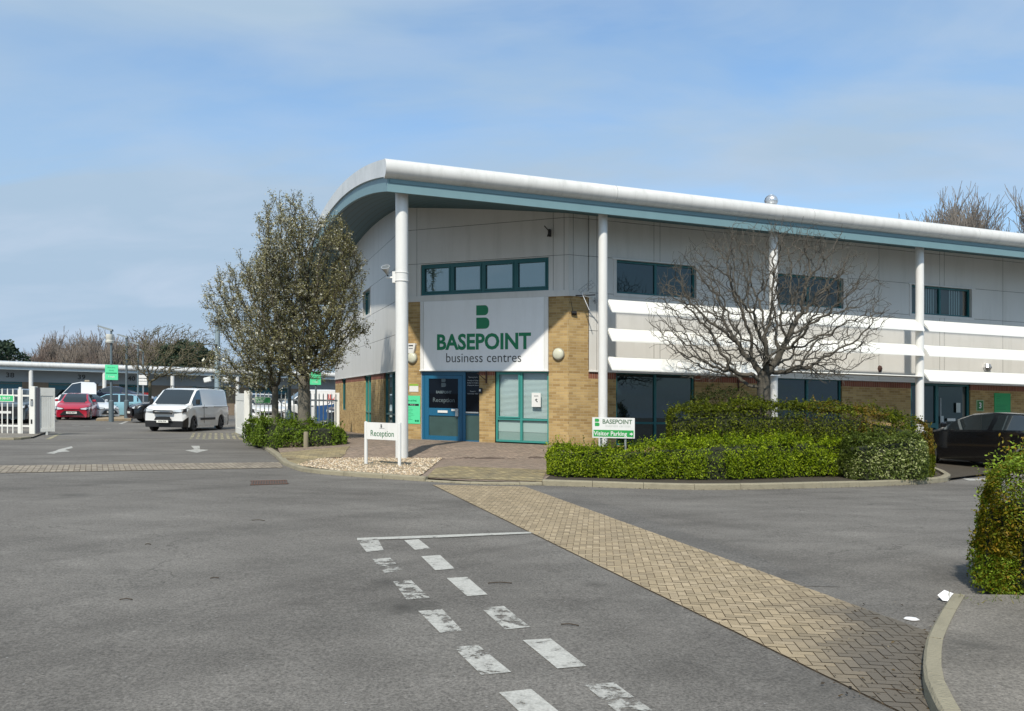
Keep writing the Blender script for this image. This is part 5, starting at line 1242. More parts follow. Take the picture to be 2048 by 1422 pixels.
# left gate post and opened leaf
gp = thing('gate_post', 'thick white gate post left of the entrance, with a keypad', 'gate post', XP(68, YG), YG, 0)
m = MB(); m.bbox(-.1, .08, -.1, .1, 0, 1.70, WG, .01); part('post', m, gp)
m = MB(); m.bbox(-.06, .03, -.13, -.1, 1.02, 1.2, METAL, .01); m.box(-.05, .02, -.125, -.1, 1.21, 1.25, BLACK); m.box(-.05, .0, -.115, -.1, .40, .55, BLACK); part('keypad', m, gp)
lf_ = thing('gate_leaf', 'opened white boarded gate leaf left of the entrance', 'gate', XP(74, YG), YG, 0, math.atan2(.45, XP(113, 29.25)-XP(78, YG)))
gl_ = math.hypot(.45, XP(113, 29.25)-XP(78, YG))
m = MB(); m.box(0, .07, -.05, .05, .08, 1.66, mat('gate_dark', (.09, .09, .11), .5)); part('stile', m, lf_)
m = MB()
for i in range(7):
    a = .08+(gl_-.08)*i/7; b = .08+(gl_-.08)*(i+1)/7-.006; m.box(a, b, -.02, .02, .2, 1.45, WG)
m.box(.08, gl_, -.035, .035, 1.38, 1.66, WG); m.box(.08, gl_, -.035, .035, .12, .24, WG); m.box(gl_-.06, gl_, -.036, .036, .24, 1.38, WG); m.box(gl_*.5, gl_*.5+.06, -.03, .03, 0, .12, WG); part('panel', m, lf_)
# kerbed strip in front of the left fence
kerb('kerb', [G(-40, 880), G(38, 880), G(62, 877)], .13, .07, side=1)
mb = MB(); mb.poly([(*p, .05) for p in [(G(-40, 880)[0], G(-40, 880)[1]+.1), (G(62, 877)[0], G(62, 877)[1]+.1), G(110, 860), G(-60, 860)]], FOOT); solo('pavement', mb, None, None, kind='structure')
# right gate
YR = 28.4; lf2 = thing('gate_leaf', 'opened white framed gate leaf at the right of the entrance', 'gate', XP(488, YR), YR+.1, 0, math.atan2(2.2, XP(478, 31)-XP(489, YR)))
gl_ = 2.3; m = MB()
for q in ((0, .07, .15, 1.6), (gl_-.07, gl_, .15, 1.6)): m.box(q[0], q[1], -.03, .03, q[2], q[3], WG)
for q in ((.15, .35), (1.35, 1.6)): m.box(.07, gl_-.07, -.0295, .03, *q, WG)
for i in range(12): a = .07+(gl_-.14)*i/12; m.box(a, a+(gl_-.14)/12-.01, -.015, .015, .35, 1.35, WG)
part('panel', m, lf2)
gp = thing('gate_post', 'thick white gate post at the right of the entrance', 'gate post', XP(495, YR), YR, 0); m = MB(); m.bbox(-.09, .1, -.09, .09, 0, 1.69, WG, .01); part('post', m, gp); m = MB(); m.bbox(-.0, .05, -.11, -.09, .38, .55, BLACK, .01); part('lock_box', m, gp)
f = thing('metal_fence', 'white vertical bar fence behind the trees, right of the entrance', 'fence', XP(502, YR), YR+.1, 0, R(3)); palisade(f, 0, XP(672, YR)-XP(502, YR)-.05, 1.66, step=.137)
m = MB(); m.box(XP(509, YR)-XP(502, YR), XP(541, YR)-XP(502, YR), -.07, -.04, 1.27, 1.49, mat('sign_border_w', (1, 1, 1))); m.box(XP(510, YR)-XP(502, YR), XP(540.2, YR)-XP(502, YR), -.073, -.0705, 1.285, 1.475, mat('sign_dg2', (.02, .22, .05), .5))
s_ = solo('gate_sign', m, 'dark green sign with small white writing on the fence behind the slim tree', 'sign', XP(502, YR), YR+.1, 0)
m = MB(); cx_ = XP(521, YR)-XP(502, YR); put_text(m, 'UNITS 1-37', cx_-.02, 1.42, -.076, .07, WHITE, bold=.002); put_text(m, 'NO ENTRY', cx_-.06, 1.335, -.076, .07, WHITE, bold=.002); part('lettering', m, s_)
gp = thing('gate_post', 'flat white post against the far corner of the office building', 'gate post', XP(674.5, 34), 34, 0); m = MB(); m.box(-.1, .1, -.06, .06, -.1, 1.72, WG); part('post', m, gp); m = MB(); m.box(-.12, -.1, -.05, .05, 1.1, 1.3, METAL); part('hinge', m, gp)
# reception sign
sx0, sy0 = G(732, 934); sx1, sy1 = G(799, 938.5)
ra = math.atan2(sy1-sy0, sx1-sx0); W_ = math.hypot(sx1-sx0, sy1-sy0)
rs_ = thing('reception_sign', 'white Reception sign on two posts in the gravel bed', 'sign', sx0, sy0, 0, ra)
for x in (0, W_): m = MB(); m.cyl((x, 0, .0), (x, 0, .99), .038, n=16, m=WHITE); m.lathe([(.038, .99), (.02, 1.0), (0, 1.003)], 16, WHITE, (x, 0, 0)); part('post', m, rs_)
m = MB(); m.box(.036, W_-.036, -.015, .015, .615, .985, WHITE); pn = part('sign_panel', m, rs_)
m = MB(); put_text(m, 'Reception', W_/2, .745, -.018, .185, mat('txt_green', (.02, .14, .05), .5), bold=.001, xs=.84); logo(m, W_/2-.02, .915, -.018, .07, DGREY); put_text(m, 'BASEPOINT', W_/2, .862, -.018, .026, DGREY); part('lettering', m, pn)
# visitor parking sign
VY = 16.9; vx0, vx1 = XP(1184.5, VY), XP(1269.5, VY); z1 = ZP(1227, 835.5, VY); z0 = ZP(1227, 876.5, VY)
vp = thing('visitor_parking_sign', 'white and green Visitor Parking sign standing in the low hedge', 'sign', (vx0+vx1)/2, VY, 0); hw = (vx1-vx0)/2
for x in (-.25, .25): m = MB(); m.cyl((x, .04, 0), (x, .04, z0+.25), .025, n=10, m=METAL); part('post', m, vp)
m = MB(); m.bbox(-hw, hw, -.012, .012, z0, z1, WHITE, .004); pn = part('sign_panel', m, vp, sh=True)
m = MB(); h = z1-z0; m.box(-hw+.025, hw-.025, -.0145, -.0122, z0+.03, z0+.40*h, mat('sign_g3', (.02, .30, .06), .5)); put_text(m, 'Visitor Parking', -.065, z0+.22*h, -.016, .122, WHITE, bold=.002, xs=.93)
m.poly([(x, -.016, z0+.22*h+z) for x, z in ((.33, -.014), (.36, -.014), (.36, -.035), (.40, 0), (.36, .035), (.36, .014), (.33, .014))], WHITE)
logo(m, -hw+.10, z1-.10, -.0145, .155, mat('sign_g3', (1, 1, 1))); put_text(m, 'BASEPOINT', .075, z1-.085, -.0145, .125, mat('txt_grey_green', (.10, .17, .11), .5), bold=.003, xs=.95); put_text(m, 'business centres', .09, z1-.165, -.0145, .078, mat('txt_pale', (.52, .56, .52), .5)); part('lettering', m, pn)

# ================================================================ LAMP POSTS, MAST, YARD SIGNS
def lamp(px, Y, ztop, label, cam_=False, arm=.55):
    t = thing('lamp_post', label, 'lamp post', XP(px, Y), Y, 0, group='lamp posts along the yard')
    m = MB(); m.cyl((0, 0, 0), (0, 0, 1.1), .13, n=12, m=POSTG); m.cyl((0, 0, 1.1), (0, 0, 1.16), .13, .07, 12, POSTG); m.cyl((0, 0, 1.16), (0, 0, ztop), .07, .055, 10, POSTG); part('post', m, t)
    m = MB(); m.M = Matrix.Translation((0, 0, ztop)) @ Matrix.Rotation(R(16), 4, 'Y'); m.add([(-arm, -.12, .02), (-arm, .12, .02), (.08, .1, .0), (.08, -.1, .0), (-arm+.05, -.1, .09), (-arm+.05, .1, .09), (.05, .07, .10), (.05, -.07, .10)], [(0, 1, 2, 3), (7, 6, 5, 4), (0, 4, 5, 1), (1, 5, 6, 2), (2, 6, 7, 3), (3, 7, 4, 0)], POSTG); part('lamp_head', m, t)
    if cam_:
        m = MB(); zc = ZP(222, 678, Y); m.lathe([(.06, .25), (.19, .25), (.2, .02), (.17, -.02), (.17, -.08), (.22, -.1), (.2, -.2), (.08, -.24)], 16, mat('cam_white', (.6, .6, .55), .5), (-.08, 0, zc)); part('camera_housing', m, t)
    return t
YL = 44.0; lamp(222.5, YL, ZP(225, 662, YL), 'nearest lamp post with a white camera housing and a green notice board', True, .75)
lamp(253, 47, ZP(253, 676, 47), 'second lamp post, right of the one with the green board')
lamp(276, 54, ZP(276, 690, 54), 'third lamp post in the row, partly behind the white directory board'); lamp(286, 60, ZP(286, 703, 60), 'farthest and lowest lamp post in the row')
def board(px0, px1, py0, py1, Y, label, m1, dark=True, pole=None, cat='sign'):
    cx = XP((px0+px1)/2, Y); t = thing('notice_board', label, cat, cx, Y-.15, 0); hw = (px1-px0)/2*Y/1650; mid = (px0+px1)/2; a, b = ZP(mid, py1, Y), ZP(mid, py0, Y)
    m = MB(); m.bbox(-hw, hw, -.02, .02, a, b, m1, .005); pn = part('sign_panel', m, t)
    m = MB(); h = b-a
    if dark: m.box(-hw*.85, hw*.85, -.026, -.0205, a+h*.42, a+h*.48, DGREEN); 
    put_text(m, 'Please drive', 0, b-h*.18, -.024, h*.13, DGREEN, xs=min(1, hw*1.5/(h*.8))); put_text(m, 'slowly', 0, b-h*.36, -.024, h*.13, DGREEN); put_text(m, '5 mph', 0, a+h*.22, -.024, h*.17, WHITE if dark else DGREEN); part('lettering', m, pn)
    if pole: m = MB(); m.cyl((0, .06, 0), (0, .06, b-.05), pole, n=10, m=POSTG); part('post', m, t)
    return t
board(213, 239, 730, 760, YL, 'bright green notice board fixed to the nearest lamp post', MINT)
board(622, 644, 743, 770, 31.0, 'bright green notice board on a thin pole behind the thick tree trunk', MINT, pole=.035)
Y = 52; t = thing('directory_board', 'small white directory board between the far lamp posts', 'sign', XP(286, Y), Y, 0); m = MB()
for k, (a, b) in enumerate(((750, 756), (757.5, 762), (763, 770))): m.box(-.26, .26, -.02, .02, ZP(286, b, Y), ZP(286, a, Y), WHITE)
part('sign_panel', m, t); m = MB(); m.cyl((0, .05, 0), (0, .05, ZP(286, 752, Y)), .04, n=8, m=METAL); part('post', m, t)
Y = 38.5; t = thing('camera_mast', 'tall grey mast with floodlights behind the white van', 'mast', XP(435, Y), Y, 0); m = MB(); zt = ZP(435, 645, Y)
m.cyl((0, 0, 0), (0, 0, zt), .15, .11, 14, mat('mast_blue', (.22, .29, .33), .5)); m.lathe([(.11, zt-.05), (.3, zt), (.3, zt+.04), (.1, zt+.1), (0, zt+.12)], 14, POSTG); m.tube([(0, 0, zt), (0, 0, zt+.7)], .015, 5, POSTG); m.tube([(-.22, 0, zt-.45), (.3, 0, zt-.45)], .025, 6, POSTG); m.box(-.05, .03, -.16, -.1, 3.7, 3.9, BLACK); part('post', m, t)
for s in (-1, 1):
    m = MB(); z = ZP(435, 760, Y); m.M = Matrix.Translation((s*.42, -.1, z)) @ Matrix.Rotation(R(14)*s, 4, 'Y'); m.bbox(-.17, .17, -.1, .08, -.12, .12, mat('flood_white', (.65, .66, .65), .4), .03); m.tube([(-s*.17, 0, 0), (-s*.4, .1, .02)], .02, 6, METAL); part('floodlight', m, t)
Y = 27.2; t = thing('lamp_post', 'green grey lamp post standing in the shrub between the two blossoming trees', 'lamp post', XP(579, Y), Y, .05); m = MB(); m.cyl((0, 0, 0), (0, 0, .95), .11, n=14, m=mat('post_green', (.15, .22, .21), .5)); m.cyl((0, 0, .95), (0, 0, 1.02), .11, .06, 14, MATS['post_green']); m.cyl((0, 0, 1.02), (0, 0, 3.6), .06, .055, 12, POSTG); m.lathe([(.055, 3.6), (.08, 3.62), (.06, 3.7), (0, 3.72)], 12, METAL); part('post', m, t)
# low white block barrier + stump
mb = MB(); x, y = G(536, 0) if False else (XP(612, 23.0), 22.6); mb.lathe([(.07, 0), (.065, .5), (.05, .52), (0, .52)], 8, mat('stump', (.22, .19, .13), .9)); solo('wooden_stake', mb, 'short weathered stake in front of the shrub', 'stake', XP(612, 22.4), 22.4, .05)
mb = MB(); p = [(XP(632, 36), 36), (XP(662, 36), 36), (XP(662, 33.5), 33.5), (XP(634, 33.5), 33.5)]; mb.slab(p, 0, .10, mat('slab_pale', (.40, .37, .32), .9)); solo('pavement', mb, None, None, kind='structure')
# kerbed island in the yard
mb = MB(); p = [G(192, 842), G(262, 842), G(268, 828), G(215, 826)]; mb.slab(p, 0, .11, mat('island_buff', (.36, .28, .18), .9, var=.3, vscale=5)); solo('pavement', mb, None, None, kind='structure')
# ================================================================ VEHICLES
def paint(name, col, metal=.0): return mat(name, col, .28, metal, coat=.8, var=.03, vscale=.8)
LAMPG = mat('lamp_glass', (.55, .58, .6), .12, .2); LAMPR = mat('lamp_red', (.28, .01, .01), .2); PLATE = mat('plate_white', (.72, .72, .68), .5); PLATEY = mat('plate_yellow', (.7, .55, .08), .5)
def smooth_interp(x, xs, ys):
    x = max(xs[0], min(xs[-1], x))
    for i in range(len(xs)-1):
        if x <= xs[i+1]: t = (x-xs[i])/(xs[i+1]-xs[i]); return ys[i]+(ys[i+1]-ys[i])*t
    return ys[-1]
def car(name, label, cat, x, y, heading, body, sp, group='cars parked in the yard', plate='', bumper=None, rear=False):
    """sp: L, W (half), stations [(y, belt, roof, halfwidth factor, roof halfwidth)], ws (windscreen y-range), rw, pillars, wheels; front at local y = 0 facing -y"""
    rot = math.atan2(heading[0], -heading[1]); t = thing(name, label, cat, x, y, sp.get('z', 0), rot, group)
    Wd = sp['W']; zb = sp.get('zb', .17); st = sp['st']; wr = sp['wr']; wheels = sp['wheels']
    # refine stations
    ys_ = sorted({s[0] for s in st} | {w+d for w in wheels for d in (-wr*1.12, -wr*.97, -wr*.72, -wr*.38, 0, wr*.38, wr*.72, wr*.97, wr*1.12)} | set(p for q in sp['pillars'] for p in q) | set(sp['ws']) | set(sp['rw']) | set(np.linspace(0, sp['L'], 15)))
    ys_ = [q for i, q in enumerate(ys_) if 0 <= q <= sp['L']]
    yl = [ys_[0]]
    for q in ys_[1:]:
        if q-yl[-1] > .012: yl.append(q)
    Y0 = [s[0] for s in st]
    rings = []
    for q in yl:
        zbelt = smooth_interp(q, Y0, [s[1] for s in st]); zr = smooth_interp(q, Y0, [s[2] for s in st]); wf = smooth_interp(q, Y0, [s[3] for s in st]); rw = smooth_interp(q, Y0, [s[4] for s in st])*Wd
        w = Wd*wf; arch = zb
        for c in wheels:
            if abs(q-c) < wr*1.12: arch = max(arch, math.sqrt(max(0, (wr*1.12)**2-(q-c)**2))+wr*.98)
        cab = zr-zbelt > .12
        zl = lambda z: max(z, arch)
        z2 = zl(zb+.14); z3 = max(zb+.14+(zbelt-zb-.14)*.45, arch+.005); z4 = max(zbelt-.06, arch+.01)
        rings.append([(0, zb+.02), (w*.80, zb+.02), (w*.80, zl(zb)-.0), (w*.975, zl(zb)), (w*.995, z2+.005), (w*1.0, z3+.01), (w*.985, z4+.01), (w*.945, max(zbelt, arch+.03)), ((rw+.02) if cab else min(rw, w*.9), zr-(.05 if cab else .02)), ((rw-.07) if cab else min(rw, w*.9)*.75, zr-.008), (0, zr)])
    nk = len(rings[0]); NV = len(rings)
    def vid(i, k, s): return (i*nk+k)*2+(0 if s > 0 else 1)
    vs = []
    for q, rg in zip(yl, rings):
        crown = 0
        for k, (a, z) in enumerate(rg): vs += [(a, q+(0.10*(a/Wd)**2*sp.get('bow', 1) if q < .25 else (-.08*(a/Wd)**2 if q > sp['L']-.2 else 0)), z), (-a, q+(0.10*(a/Wd)**2*sp.get('bow', 1) if q < .25 else (-.08*(a/Wd)**2 if q > sp['L']-.2 else 0)), z)]
    bod, gls, wsc, bmp = [], [], [], []
    for i in range(NV-1):
        ym = (yl[i]+yl[i+1])/2
        for k in range(nk-1):
            for s in (1, -1):
                f = (vid(i, k, s), vid(i+1, k, s), vid(i+1, k+1, s), vid(i, k+1, s)); f = f if s < 0 else f[::-1]
                zr = smooth_interp(ym, Y0, [q[2] for q in st]); zbt = smooth_interp(ym, Y0, [q[1] for q in st]); tgt = bod
                inw = sp['ws'][0] < ym < sp['ws'][1]; inr = sp['rw'][0] < ym < sp['rw'][1]
                if k == nk-2 and (inw or inr): tgt = wsc
                elif k == 7 and sp['glass'][0] < ym < sp['glass'][1] and zr-zbt > .16 and not any(a < ym < b for a, b in sp['pillars']): tgt = gls
                elif bumper and k <= 4 and (ym < bumper[0] or ym > sp['L']-bumper[1]): tgt = bmp
                tgt.append(f)
    for i in (0, NV-1):
        bm_ = bod
        for k in range(nk-1):
            f = (vid(i, k, 1), vid(i, k+1, 1), vid(i, k+1, -1), vid(i, k, -1))
            (bmp if bumper and k <= 4 else bod).append(f)
    m = MB(); m.add(vs, bod, body, True); bo = part('body', m, t, sharp=32)
    if bmp: m = MB(); m.add(vs, bmp, BLACK, True); part('bumper', m, t, sharp=40)
    m = MB(); m.add(vs, wsc, CARG, True); part('windscreen', m, t)
    m = MB(); m.add(vs, gls, CARG, True); part('side_window', m, t)
    m = MB()
    for c in wheels: m.box(-Wd*.93, Wd*.93, c-wr*1.15, c+wr*1.15, zb+.05, wr*2.05, BLACK)
    part('underbody', m, t)
    for c in wheels:
        for s in (-1, 1):
            tp = thing('wheel_tmp', None, None, 0, 0) if False else None
            m = MB(); xo, xi = s*Wd*.985, s*(Wd-.22)
            m.M = Matrix.Translation((xo, c, wr*.97)) @ Matrix.Rotation(s*math.pi/2, 4, 'Y'); r_ = wr*.97
            m.lathe([(r_*.74, .0), (r_*.93, .002), (r_, -.03), (r_, -.17), (r_*.9, -.2), (0, -.2)], 26, RUBBER)
            wh = part('wheel', m, t, sh=False); m2 = MB(); m2.M = m.M
            m2.lathe([(r_*.77, .005), (r_*.71, .006), (r_*.69, -.05), (0, -.055)], 26, BLACK)
            for q in range(5):
                a = q*2*math.pi/5; ca, sa_ = math.cos(a), math.sin(a); pts = []
                for rr_, ww in ((0.0, .045), (r_*.73, .030)):
                    for sg in (-1, 1): pts.append((ca*rr_-sa_*ww*sg, sa_*rr_+ca*ww*sg, .004))
                m2.add(pts, [(0, 2, 3, 1)], sp.get('rim', CHROME))
            m2.lathe([(r_*.77, .006), (r_*.71, .009), (r_*.67, .002)], 26, sp.get('rim', CHROME)); m2.lathe([(.06, .008), (0, .012)], 12, sp.get('rim', CHROME)); part('rim', m2, wh, sh=False)
    # lamps, plates, mirrors, grille
    hz_, hw = sp.get('hl', (.66, .20)); L_ = sp['L']
    for s in (-1, 1):
        w0 = Wd*st[0][3]
        def ys(a, z):
            q = 0.0
            for (qa, _, za, _, _), (qb, _, zb_, _, _) in zip(st[:-1], st[1:]):
                if za <= z <= zb_: q = qa+(qb-qa)*(z-za)/(zb_-za); break
            return q+.10*(min(abs(a), Wd)/Wd)**2*sp.get('bow', 1)
        for shr, mm, off in ((1.0, BLACK, .012), (.72, LAMPG, .020)):
            pts = [(w0*.99, hz_-.10), (w0*.97-hw*1.3, hz_-.07), (w0*.97-hw*1.6, hz_-.01), (w0*1.02, hz_+.07)]
            cxx = sum(p_[0] for p_ in pts)/4; czz = sum(p_[1] for p_ in pts)/4
            pts = [(cxx+(a-cxx)*shr, czz+(z-czz)*shr) for a, z in pts]
            m = MB(); m.add([(s*a, ys(a, z)-off, z) for a, z in pts]+[(s*(Wd*1.004+off*.3), ys(Wd, hz_)+.36*shr, hz_+.10*shr), (s*(Wd*1.003+off*.3), ys(Wd, hz_)+.10, hz_-.06)], [(0, 1, 2, 3), (3, 4, 5, 0)], mm)
            if mm is BLACK: hl_ = part('headlight', m, t)
            else: part('lens', m, hl_)
        m = MB(); xa = s*Wd*st[-1][3]*.99; m.box(xa-s*.16, xa+s*.012, L_-.16, L_+.012, sp.get('tl', .85)-.08, sp.get('tl', .85)+.09, LAMPR); part('tail_light', m, t)
        m = MB(); ym_ = sp['ws'][0]+.35; zm = smooth_interp(ym_, Y0, [q[1] for q in st])+.06; m.M = Matrix.Translation((s*(Wd+.09), ym_, zm)); m.bbox(-.09, .09, -.04, .05, 0, sp.get('mir', .13), sp.get('mirm', body), .03); part('mirror', m, t)
    m = MB(); m.box(-.26, .26, -.045, -.02, sp.get('pl', .42), sp.get('pl', .42)+.11, PLATE); pn = part('number_plate', m, t)
    if plate: m = MB(); put_text(m, plate, 0, sp.get('pl', .42)+.055, -.048, .085, DGREY, bold=.002); part('lettering', m, pn)
    m = MB(); m.box(-.26, .26, L_+.005, L_+.02, .55, .66, PLATEY); part('number_plate', m, t)
    for gz0, gz1, gw0, gw1 in sp.get('grille', [(.30, .42, .62, .5)]):
        m = MB(); m.prism([(-gw0, gz0), (gw0, gz0), (gw1, gz1), (-gw1, gz1)], -.018, .03, BLACK); part('grille', m, t)
    for s in (-1, 1):
        m = MB()
        for yd in sp.get('doors', ()): 
            zz = smooth_interp(yd, Y0, [q[1] for q in st])-.12; m.box(s*(Wd*.985), s*(Wd*1.012), yd, yd+.17, zz, zz+.03, sp.get('mirm', body))
        if m.f: part('door_handle', m, t)
    return t
HATCH = dict(L=3.95, W=.86, wr=.31, wheels=(.78, 3.28), ws=(.98, 1.72), rw=(3.42, 3.86), pillars=((1.0, 1.04), (2.42, 2.52), (3.3, 3.5)), glass=(1.1, 3.6), doors=(2.15, 3.05), pl=.36, hl=(.66, .22),
    st=[(0, .48, .62, .86, .7), (.1, .60, .70, .93, .8), (.5, .80, .86, .98, .82), (.98, .93, .97, 1, .84), (1.3, .95, 1.25, 1, .72), (1.72, .96, 1.46, 1, .66), (2.3, .97, 1.50, 1, .66), (3.2, 1.0, 1.47, 1, .64), (3.5, 1.02, 1.38, .98, .62), (3.8, .98, 1.02, .93, .7), (3.95, .70, .80, .86, .7)], grille=[(.28, .52, .60, .36)])
SALOON = dict(L=4.75, W=.92, wr=.335, wheels=(.88, 3.72), ws=(1.18, 2.0), rw=(3.5, 4.2), pillars=((2.72, 2.86), (3.72, 3.8)), glass=(1.32, 4.0), doors=(2.5, 3.5), pl=.38, hl=(.64, .22),
    st=[(0, .50, .60, .84, .7), (.1, .62, .70, .92, .8), (.6, .82, .87, .97, .84), (1.18, .94, .98, 1, .86), (1.6, .96, 1.24, 1, .70), (2.05, .97, 1.40, 1, .63), (2.6, .98, 1.44, 1, .62), (3.2, 1.0, 1.41, 1, .61), (3.6, 1.01, 1.32, 1, .60), (4.15, 1.02, 1.08, .97, .72), (4.6, .98, 1.02, .93, .75), (4.75, .74, .84, .86, .7)])
COUPE = dict(L=4.4, W=.9, wr=.335, wheels=(.85, 3.25), ws=(1.35, 2.1), rw=(2.75, 3.6), pillars=((2.85, 3.0),), glass=(1.45, 3.1), pl=.36, hl=(.62, .2), doors=(2.6,), tl=.80,
    st=[(0, .42, .52, .82, .7), (.15, .58, .64, .92, .8), (.8, .76, .80, .98, .8), (1.35, .84, .88, 1, .84), (1.75, .86, 1.12, 1, .66), (2.1, .88, 1.26, 1, .58), (2.5, .88, 1.29, 1, .56), (2.9, .88, 1.24, 1, .58), (3.6, .86, .96, 1, .68), (4.2, .78, .82, .93, .75), (4.4, .58, .66, .84, .7)])
SUV = dict(L=4.4, W=.92, wr=.36, wheels=(.85, 3.5), ws=(1.15, 1.8), rw=(3.9, 4.3), pillars=((2.6, 2.7), (3.5, 3.6)), glass=(1.3, 4.1), pl=.48, hl=(.82, .2), doors=(2.4, 3.4), zb=.22,
    st=[(0, .60, .80, .88, .8), (.1, .82, .92, .95, .86), (.6, .98, 1.02, .99, .88), (1.15, 1.06, 1.10, 1, .88), (1.45, 1.08, 1.40, 1, .74), (1.85, 1.09, 1.62, 1, .70), (2.6, 1.1, 1.66, 1, .70), (3.8, 1.12, 1.60, 1, .68), (4.25, 1.1, 1.2, .96, .8), (4.4, .8, .95, .9, .8)], grille=[(.35, .72, .55, .55)])
VAN = dict(L=4.95, W=.97, wr=.345, wheels=(.98, 3.95), ws=(.78, 1.62), rw=(6, 7), pillars=((1.92, 5),), glass=(1.02, 1.92), pl=.40, hl=(.94, .30), doors=(1.85, 2.15), zb=.20, bow=1.6, mir=.24, mirm=BLACK, tl=1.0, rim=mat('rim_dark', (.05, .05, .055), .5),
    st=[(0, .62, .95, .86, .8), (.08, .80, 1.02, .93, .86), (.45, 1.0, 1.14, .98, .88), (.78, 1.12, 1.20, 1, .88), (1.2, 1.14, 1.55, 1, .82), (1.62, 1.15, 1.86, 1, .78), (1.95, 1.16, 1.93, 1, .78), (3.0, 1.16, 1.95, 1, .79), (4.7, 1.16, 1.92, 1, .79), (4.88, 1.15, 1.86, .98, .78), (4.95, 1.1, 1.6, .96, .78)], grille=[(.78, .86, .42, .44), (.50, .66, .38, .30)])
# white van coming out through the gate
van = car('white_van', 'white panel van with black bumper driving out of the yard through the gate', 'van', -14.1, 33.3, (-.055, -1), paint('paint_white', (.78, .79, .79)), VAN, group=None, plate='KP66 FDE', bumper=(.42, .25))
van.scale = (.93, .93, .93)
m = MB(); m.box(.985, .99, 1.6, 3.2, .50, .60, BLACK); m.box(-.99, -.985, 1.6, 3.2, .50, .60, BLACK); part('side_moulding', m, van)
m = MB(); m.box(.965, .985, 3.1, 4.75, 1.08, 1.105, DGREY); m.box(.972, .984, 1.98, 1.99, .35, 1.2, DGREY); part('door_rail', m, van)
m = MB()
for s in (-.62, .62): m.tube([(s, 2.0, 2.02), (s, 4.6, 2.0)], .02, 6, DGREY); [m.tube([(s, yy, 1.93), (s, yy, 2.02)], .015, 5, DGREY) for yy in (2.1, 3.3, 4.5)]
part('roof_rail', m, van)
# yard cars
RED_ = paint('paint_red', (.42, .008, .03)); SIL = paint('paint_silver', (.45, .46, .50), .4); WH = MATS['paint_white']; NAVY = paint('paint_navy', (.008, .012, .035)); BLK = mat('paint_black', (.004, .004, .005), .22, coat=.55, spec=.4); LB_ = paint('paint_pale_blue', (.22, .42, .50))
car('parked_car', 'red hatchback facing the camera beside the opened left gate', 'car', XP(147, 45.5), 45.3, (.33, -.94), RED_, HATCH, plate='YD66 MXV')
car('parked_car', 'white car facing right between the red hatchback and the lamp post', 'car', XP(229, 49.5), 49.0, (.93, -.36), WH, dict(HATCH, L=3.95), plate='')
car('parked_car', 'pale blue hatchback behind the red one, its red tail light to the right', 'car', XP(160, 52.5), 52.0, (-.9, -.42), LB_, HATCH)
car('parked_car', 'silver white hatchback seen from behind, left of the second lamp post', 'car', XP(205, 54), 52.8, (-.62, .78) if False else (-.86, -.5), SIL, HATCH)
c_ = car('parked_car', 'dark navy sports coupe with silver wheels seen from the side', 'car', XP(166, 55.5), 54.5, (-.97, -.26), NAVY, dict(COUPE, z=.72, L=4.4), plate='')
car('parked_car', 'black car with its front showing left of the white van', 'car', XP(262, 43.8), 43.6, (-.80, -.60), BLK, SUV)
car('parked_car', 'white car whose roof shows left of the van windscreen', 'car', XP(285, 57.5), 56.5, (-.9, -.42), WH, HATCH)
pk = car('pickup_truck', 'white pickup truck cab with an amber beacon behind the red hatchback', 'truck', XP(72, 51), 52.0, (-.88, -.47), WH, dict(VAN, ws=(.78, 1.5), st=[(0, .62, .95, .86, .8), (.08, .80, 1.02, .93, .86), (.78, 1.15, 1.25, 1, .88), (1.5, 1.2, 2.1, 1, .80), (2.0, 1.22, 2.22, 1, .78), (2.75, 1.22, 2.2, 1, .78), (2.86, 1.22, 2.1, 1, .78), (2.9, .9, 1.0, 1, .8), (4.95, .9, 1.0, 1, .8)], pillars=((2.2, 5),)), bumper=(.3, .2))
m = MB(); m.bbox(-.3, .3, 2.2, 2.5, 2.22, 2.34, mat('beacon', (.35, .30, .22), .4), .04); part('beacon', m, pk)
car('parked_car', 'red car behind the white bars of the left fence', 'car', XP(66, 42), 42.5, (.9, -.43), paint('paint_red2', (.40, .05, .04)), HATCH)
car('parked_car', 'dark car at the left edge behind the fence', 'car', XP(10, 38.5), 38.5, (.35, -.94), paint('paint_grey', (.06, .075, .08)), SUV)
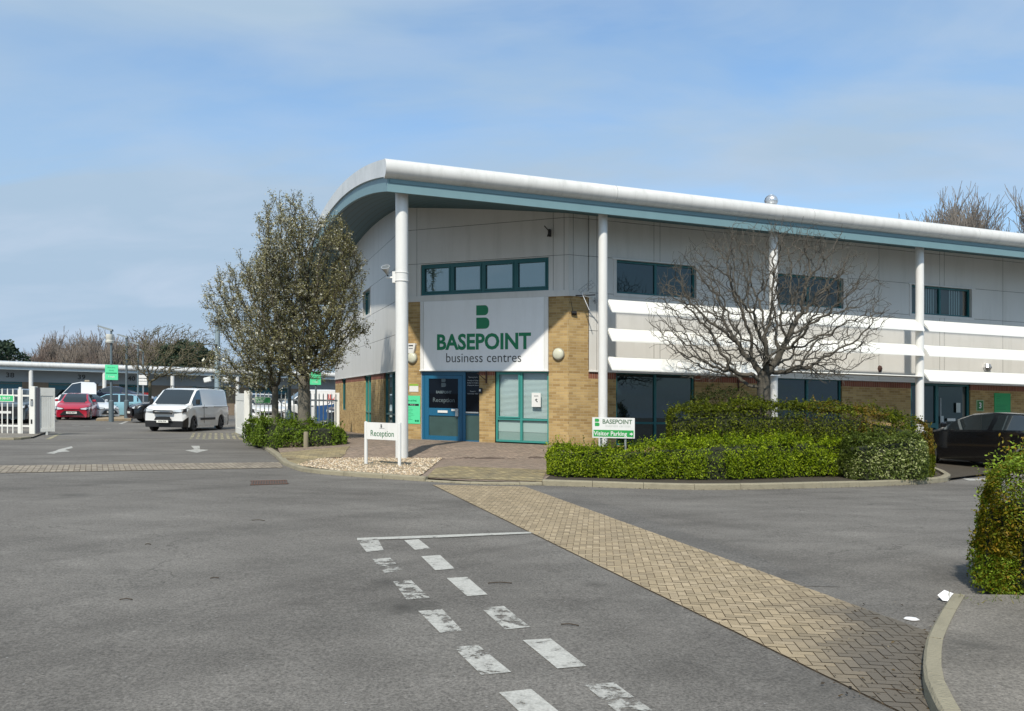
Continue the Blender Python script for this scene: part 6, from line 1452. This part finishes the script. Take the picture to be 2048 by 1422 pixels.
# right of the entrance, seen between the trunks
car('parked_car', 'white car seen through the fence behind the trees', 'car', XP(566, 42), 40.0, (.5, -.86), WH, SUV)
car('parked_car', 'white estate car behind the fence, left of the slim trunk', 'car', XP(520, 44), 44.5, (-.75, -.66), WH, HATCH)
jv = car('white_van', 'white van with blue and white stripes and red letters JLA, behind the green notice board', 'van', XP(562, 45.5), 43.6, (-.9, -.43), WH, VAN, group=None)
m = MB(); SW = mat('stripe_blue', (.03, .10, .27), .4)
m.M = Matrix.Identity(4); X_ = -.978
for k, (z0_, z1_, mm) in enumerate([(.45, 1.15, SW), (.62, .72, WHITE), (.82, .92, WHITE)]):
    n_ = 10; y_ = [2.2+2.7*i/n_ for i in range(n_+1)]; f_ = lambda t: .25*(t**.7)
    for a_, b_ in zip(y_[:-1], y_[1:]): ta, tb = (a_-2.2)/2.7, (b_-2.2)/2.7; x_ = 1.0+.002*(k > 0); m.add([(x_, a_, z0_+f_(ta)-.2*(k == 0)), (x_, b_, z0_+f_(tb)-.2*(k == 0)), (x_, b_, z1_+f_(tb)-.1), (x_, a_, z1_+f_(ta)-.1)], [(0, 1, 2, 3)], mm)
part('livery', m, jv)
m = MB(); vs_, fs_ = text_geo('JLA', .42, .012); m.add([(1.004, 3.05+a, 1.52+b) for a, b in vs_], fs_, mat('text_red', (.6, .05, .03), .5)); part('lettering', m, jv)
car('parked_car', 'dark blue off-road car close to the flat white post', 'car', -8.75, 43.0, (.12, -.99), paint('paint_dkblue', (.02, .035, .055)), dict(SUV, st=[(a, b, c+.28*(c > 1.3), d, e) for a, b, c, d, e in SUV['st']]))
# black saloon at the right in front of the third bay
hd = BW(0, 0); hx, hy = -math.cos(AL), -math.sin(AL)
car('black_car', 'glossy black saloon parked in front of the third bay, right of the island hedge', 'car', 11.86, 23.60, (-.334, .943), BLK, dict(SALOON, z=.03, W=.93), group=None, plate='')


bc = [o for o in bpy.data.objects if o.name.startswith('black_car')][0]
m = MB(); m.box(-.945, -.935, 1.3, 3.3, .27, .31, METAL); part('sill_trim', m, bc)
m = MB(); m.add([(-.905, 1.5, .985), (-.905, 3.9, 1.035), (-.905, 3.9, 1.05), (-.905, 1.5, 1.0)], [(0, 1, 2, 3)], METAL); part('window_trim', m, bc)
# raised bay the coupe stands on
mb = MB(); mb.slab([(XP(150, 56), 53.2), (XP(300, 56), 53.2), (XP(300, 58), 57.2), (XP(150, 58), 57.2)], 0, .70, mat('retaining_concrete', (.30, .28, .25), .9, var=.2)); solo('pavement', mb, None, None, kind='structure')
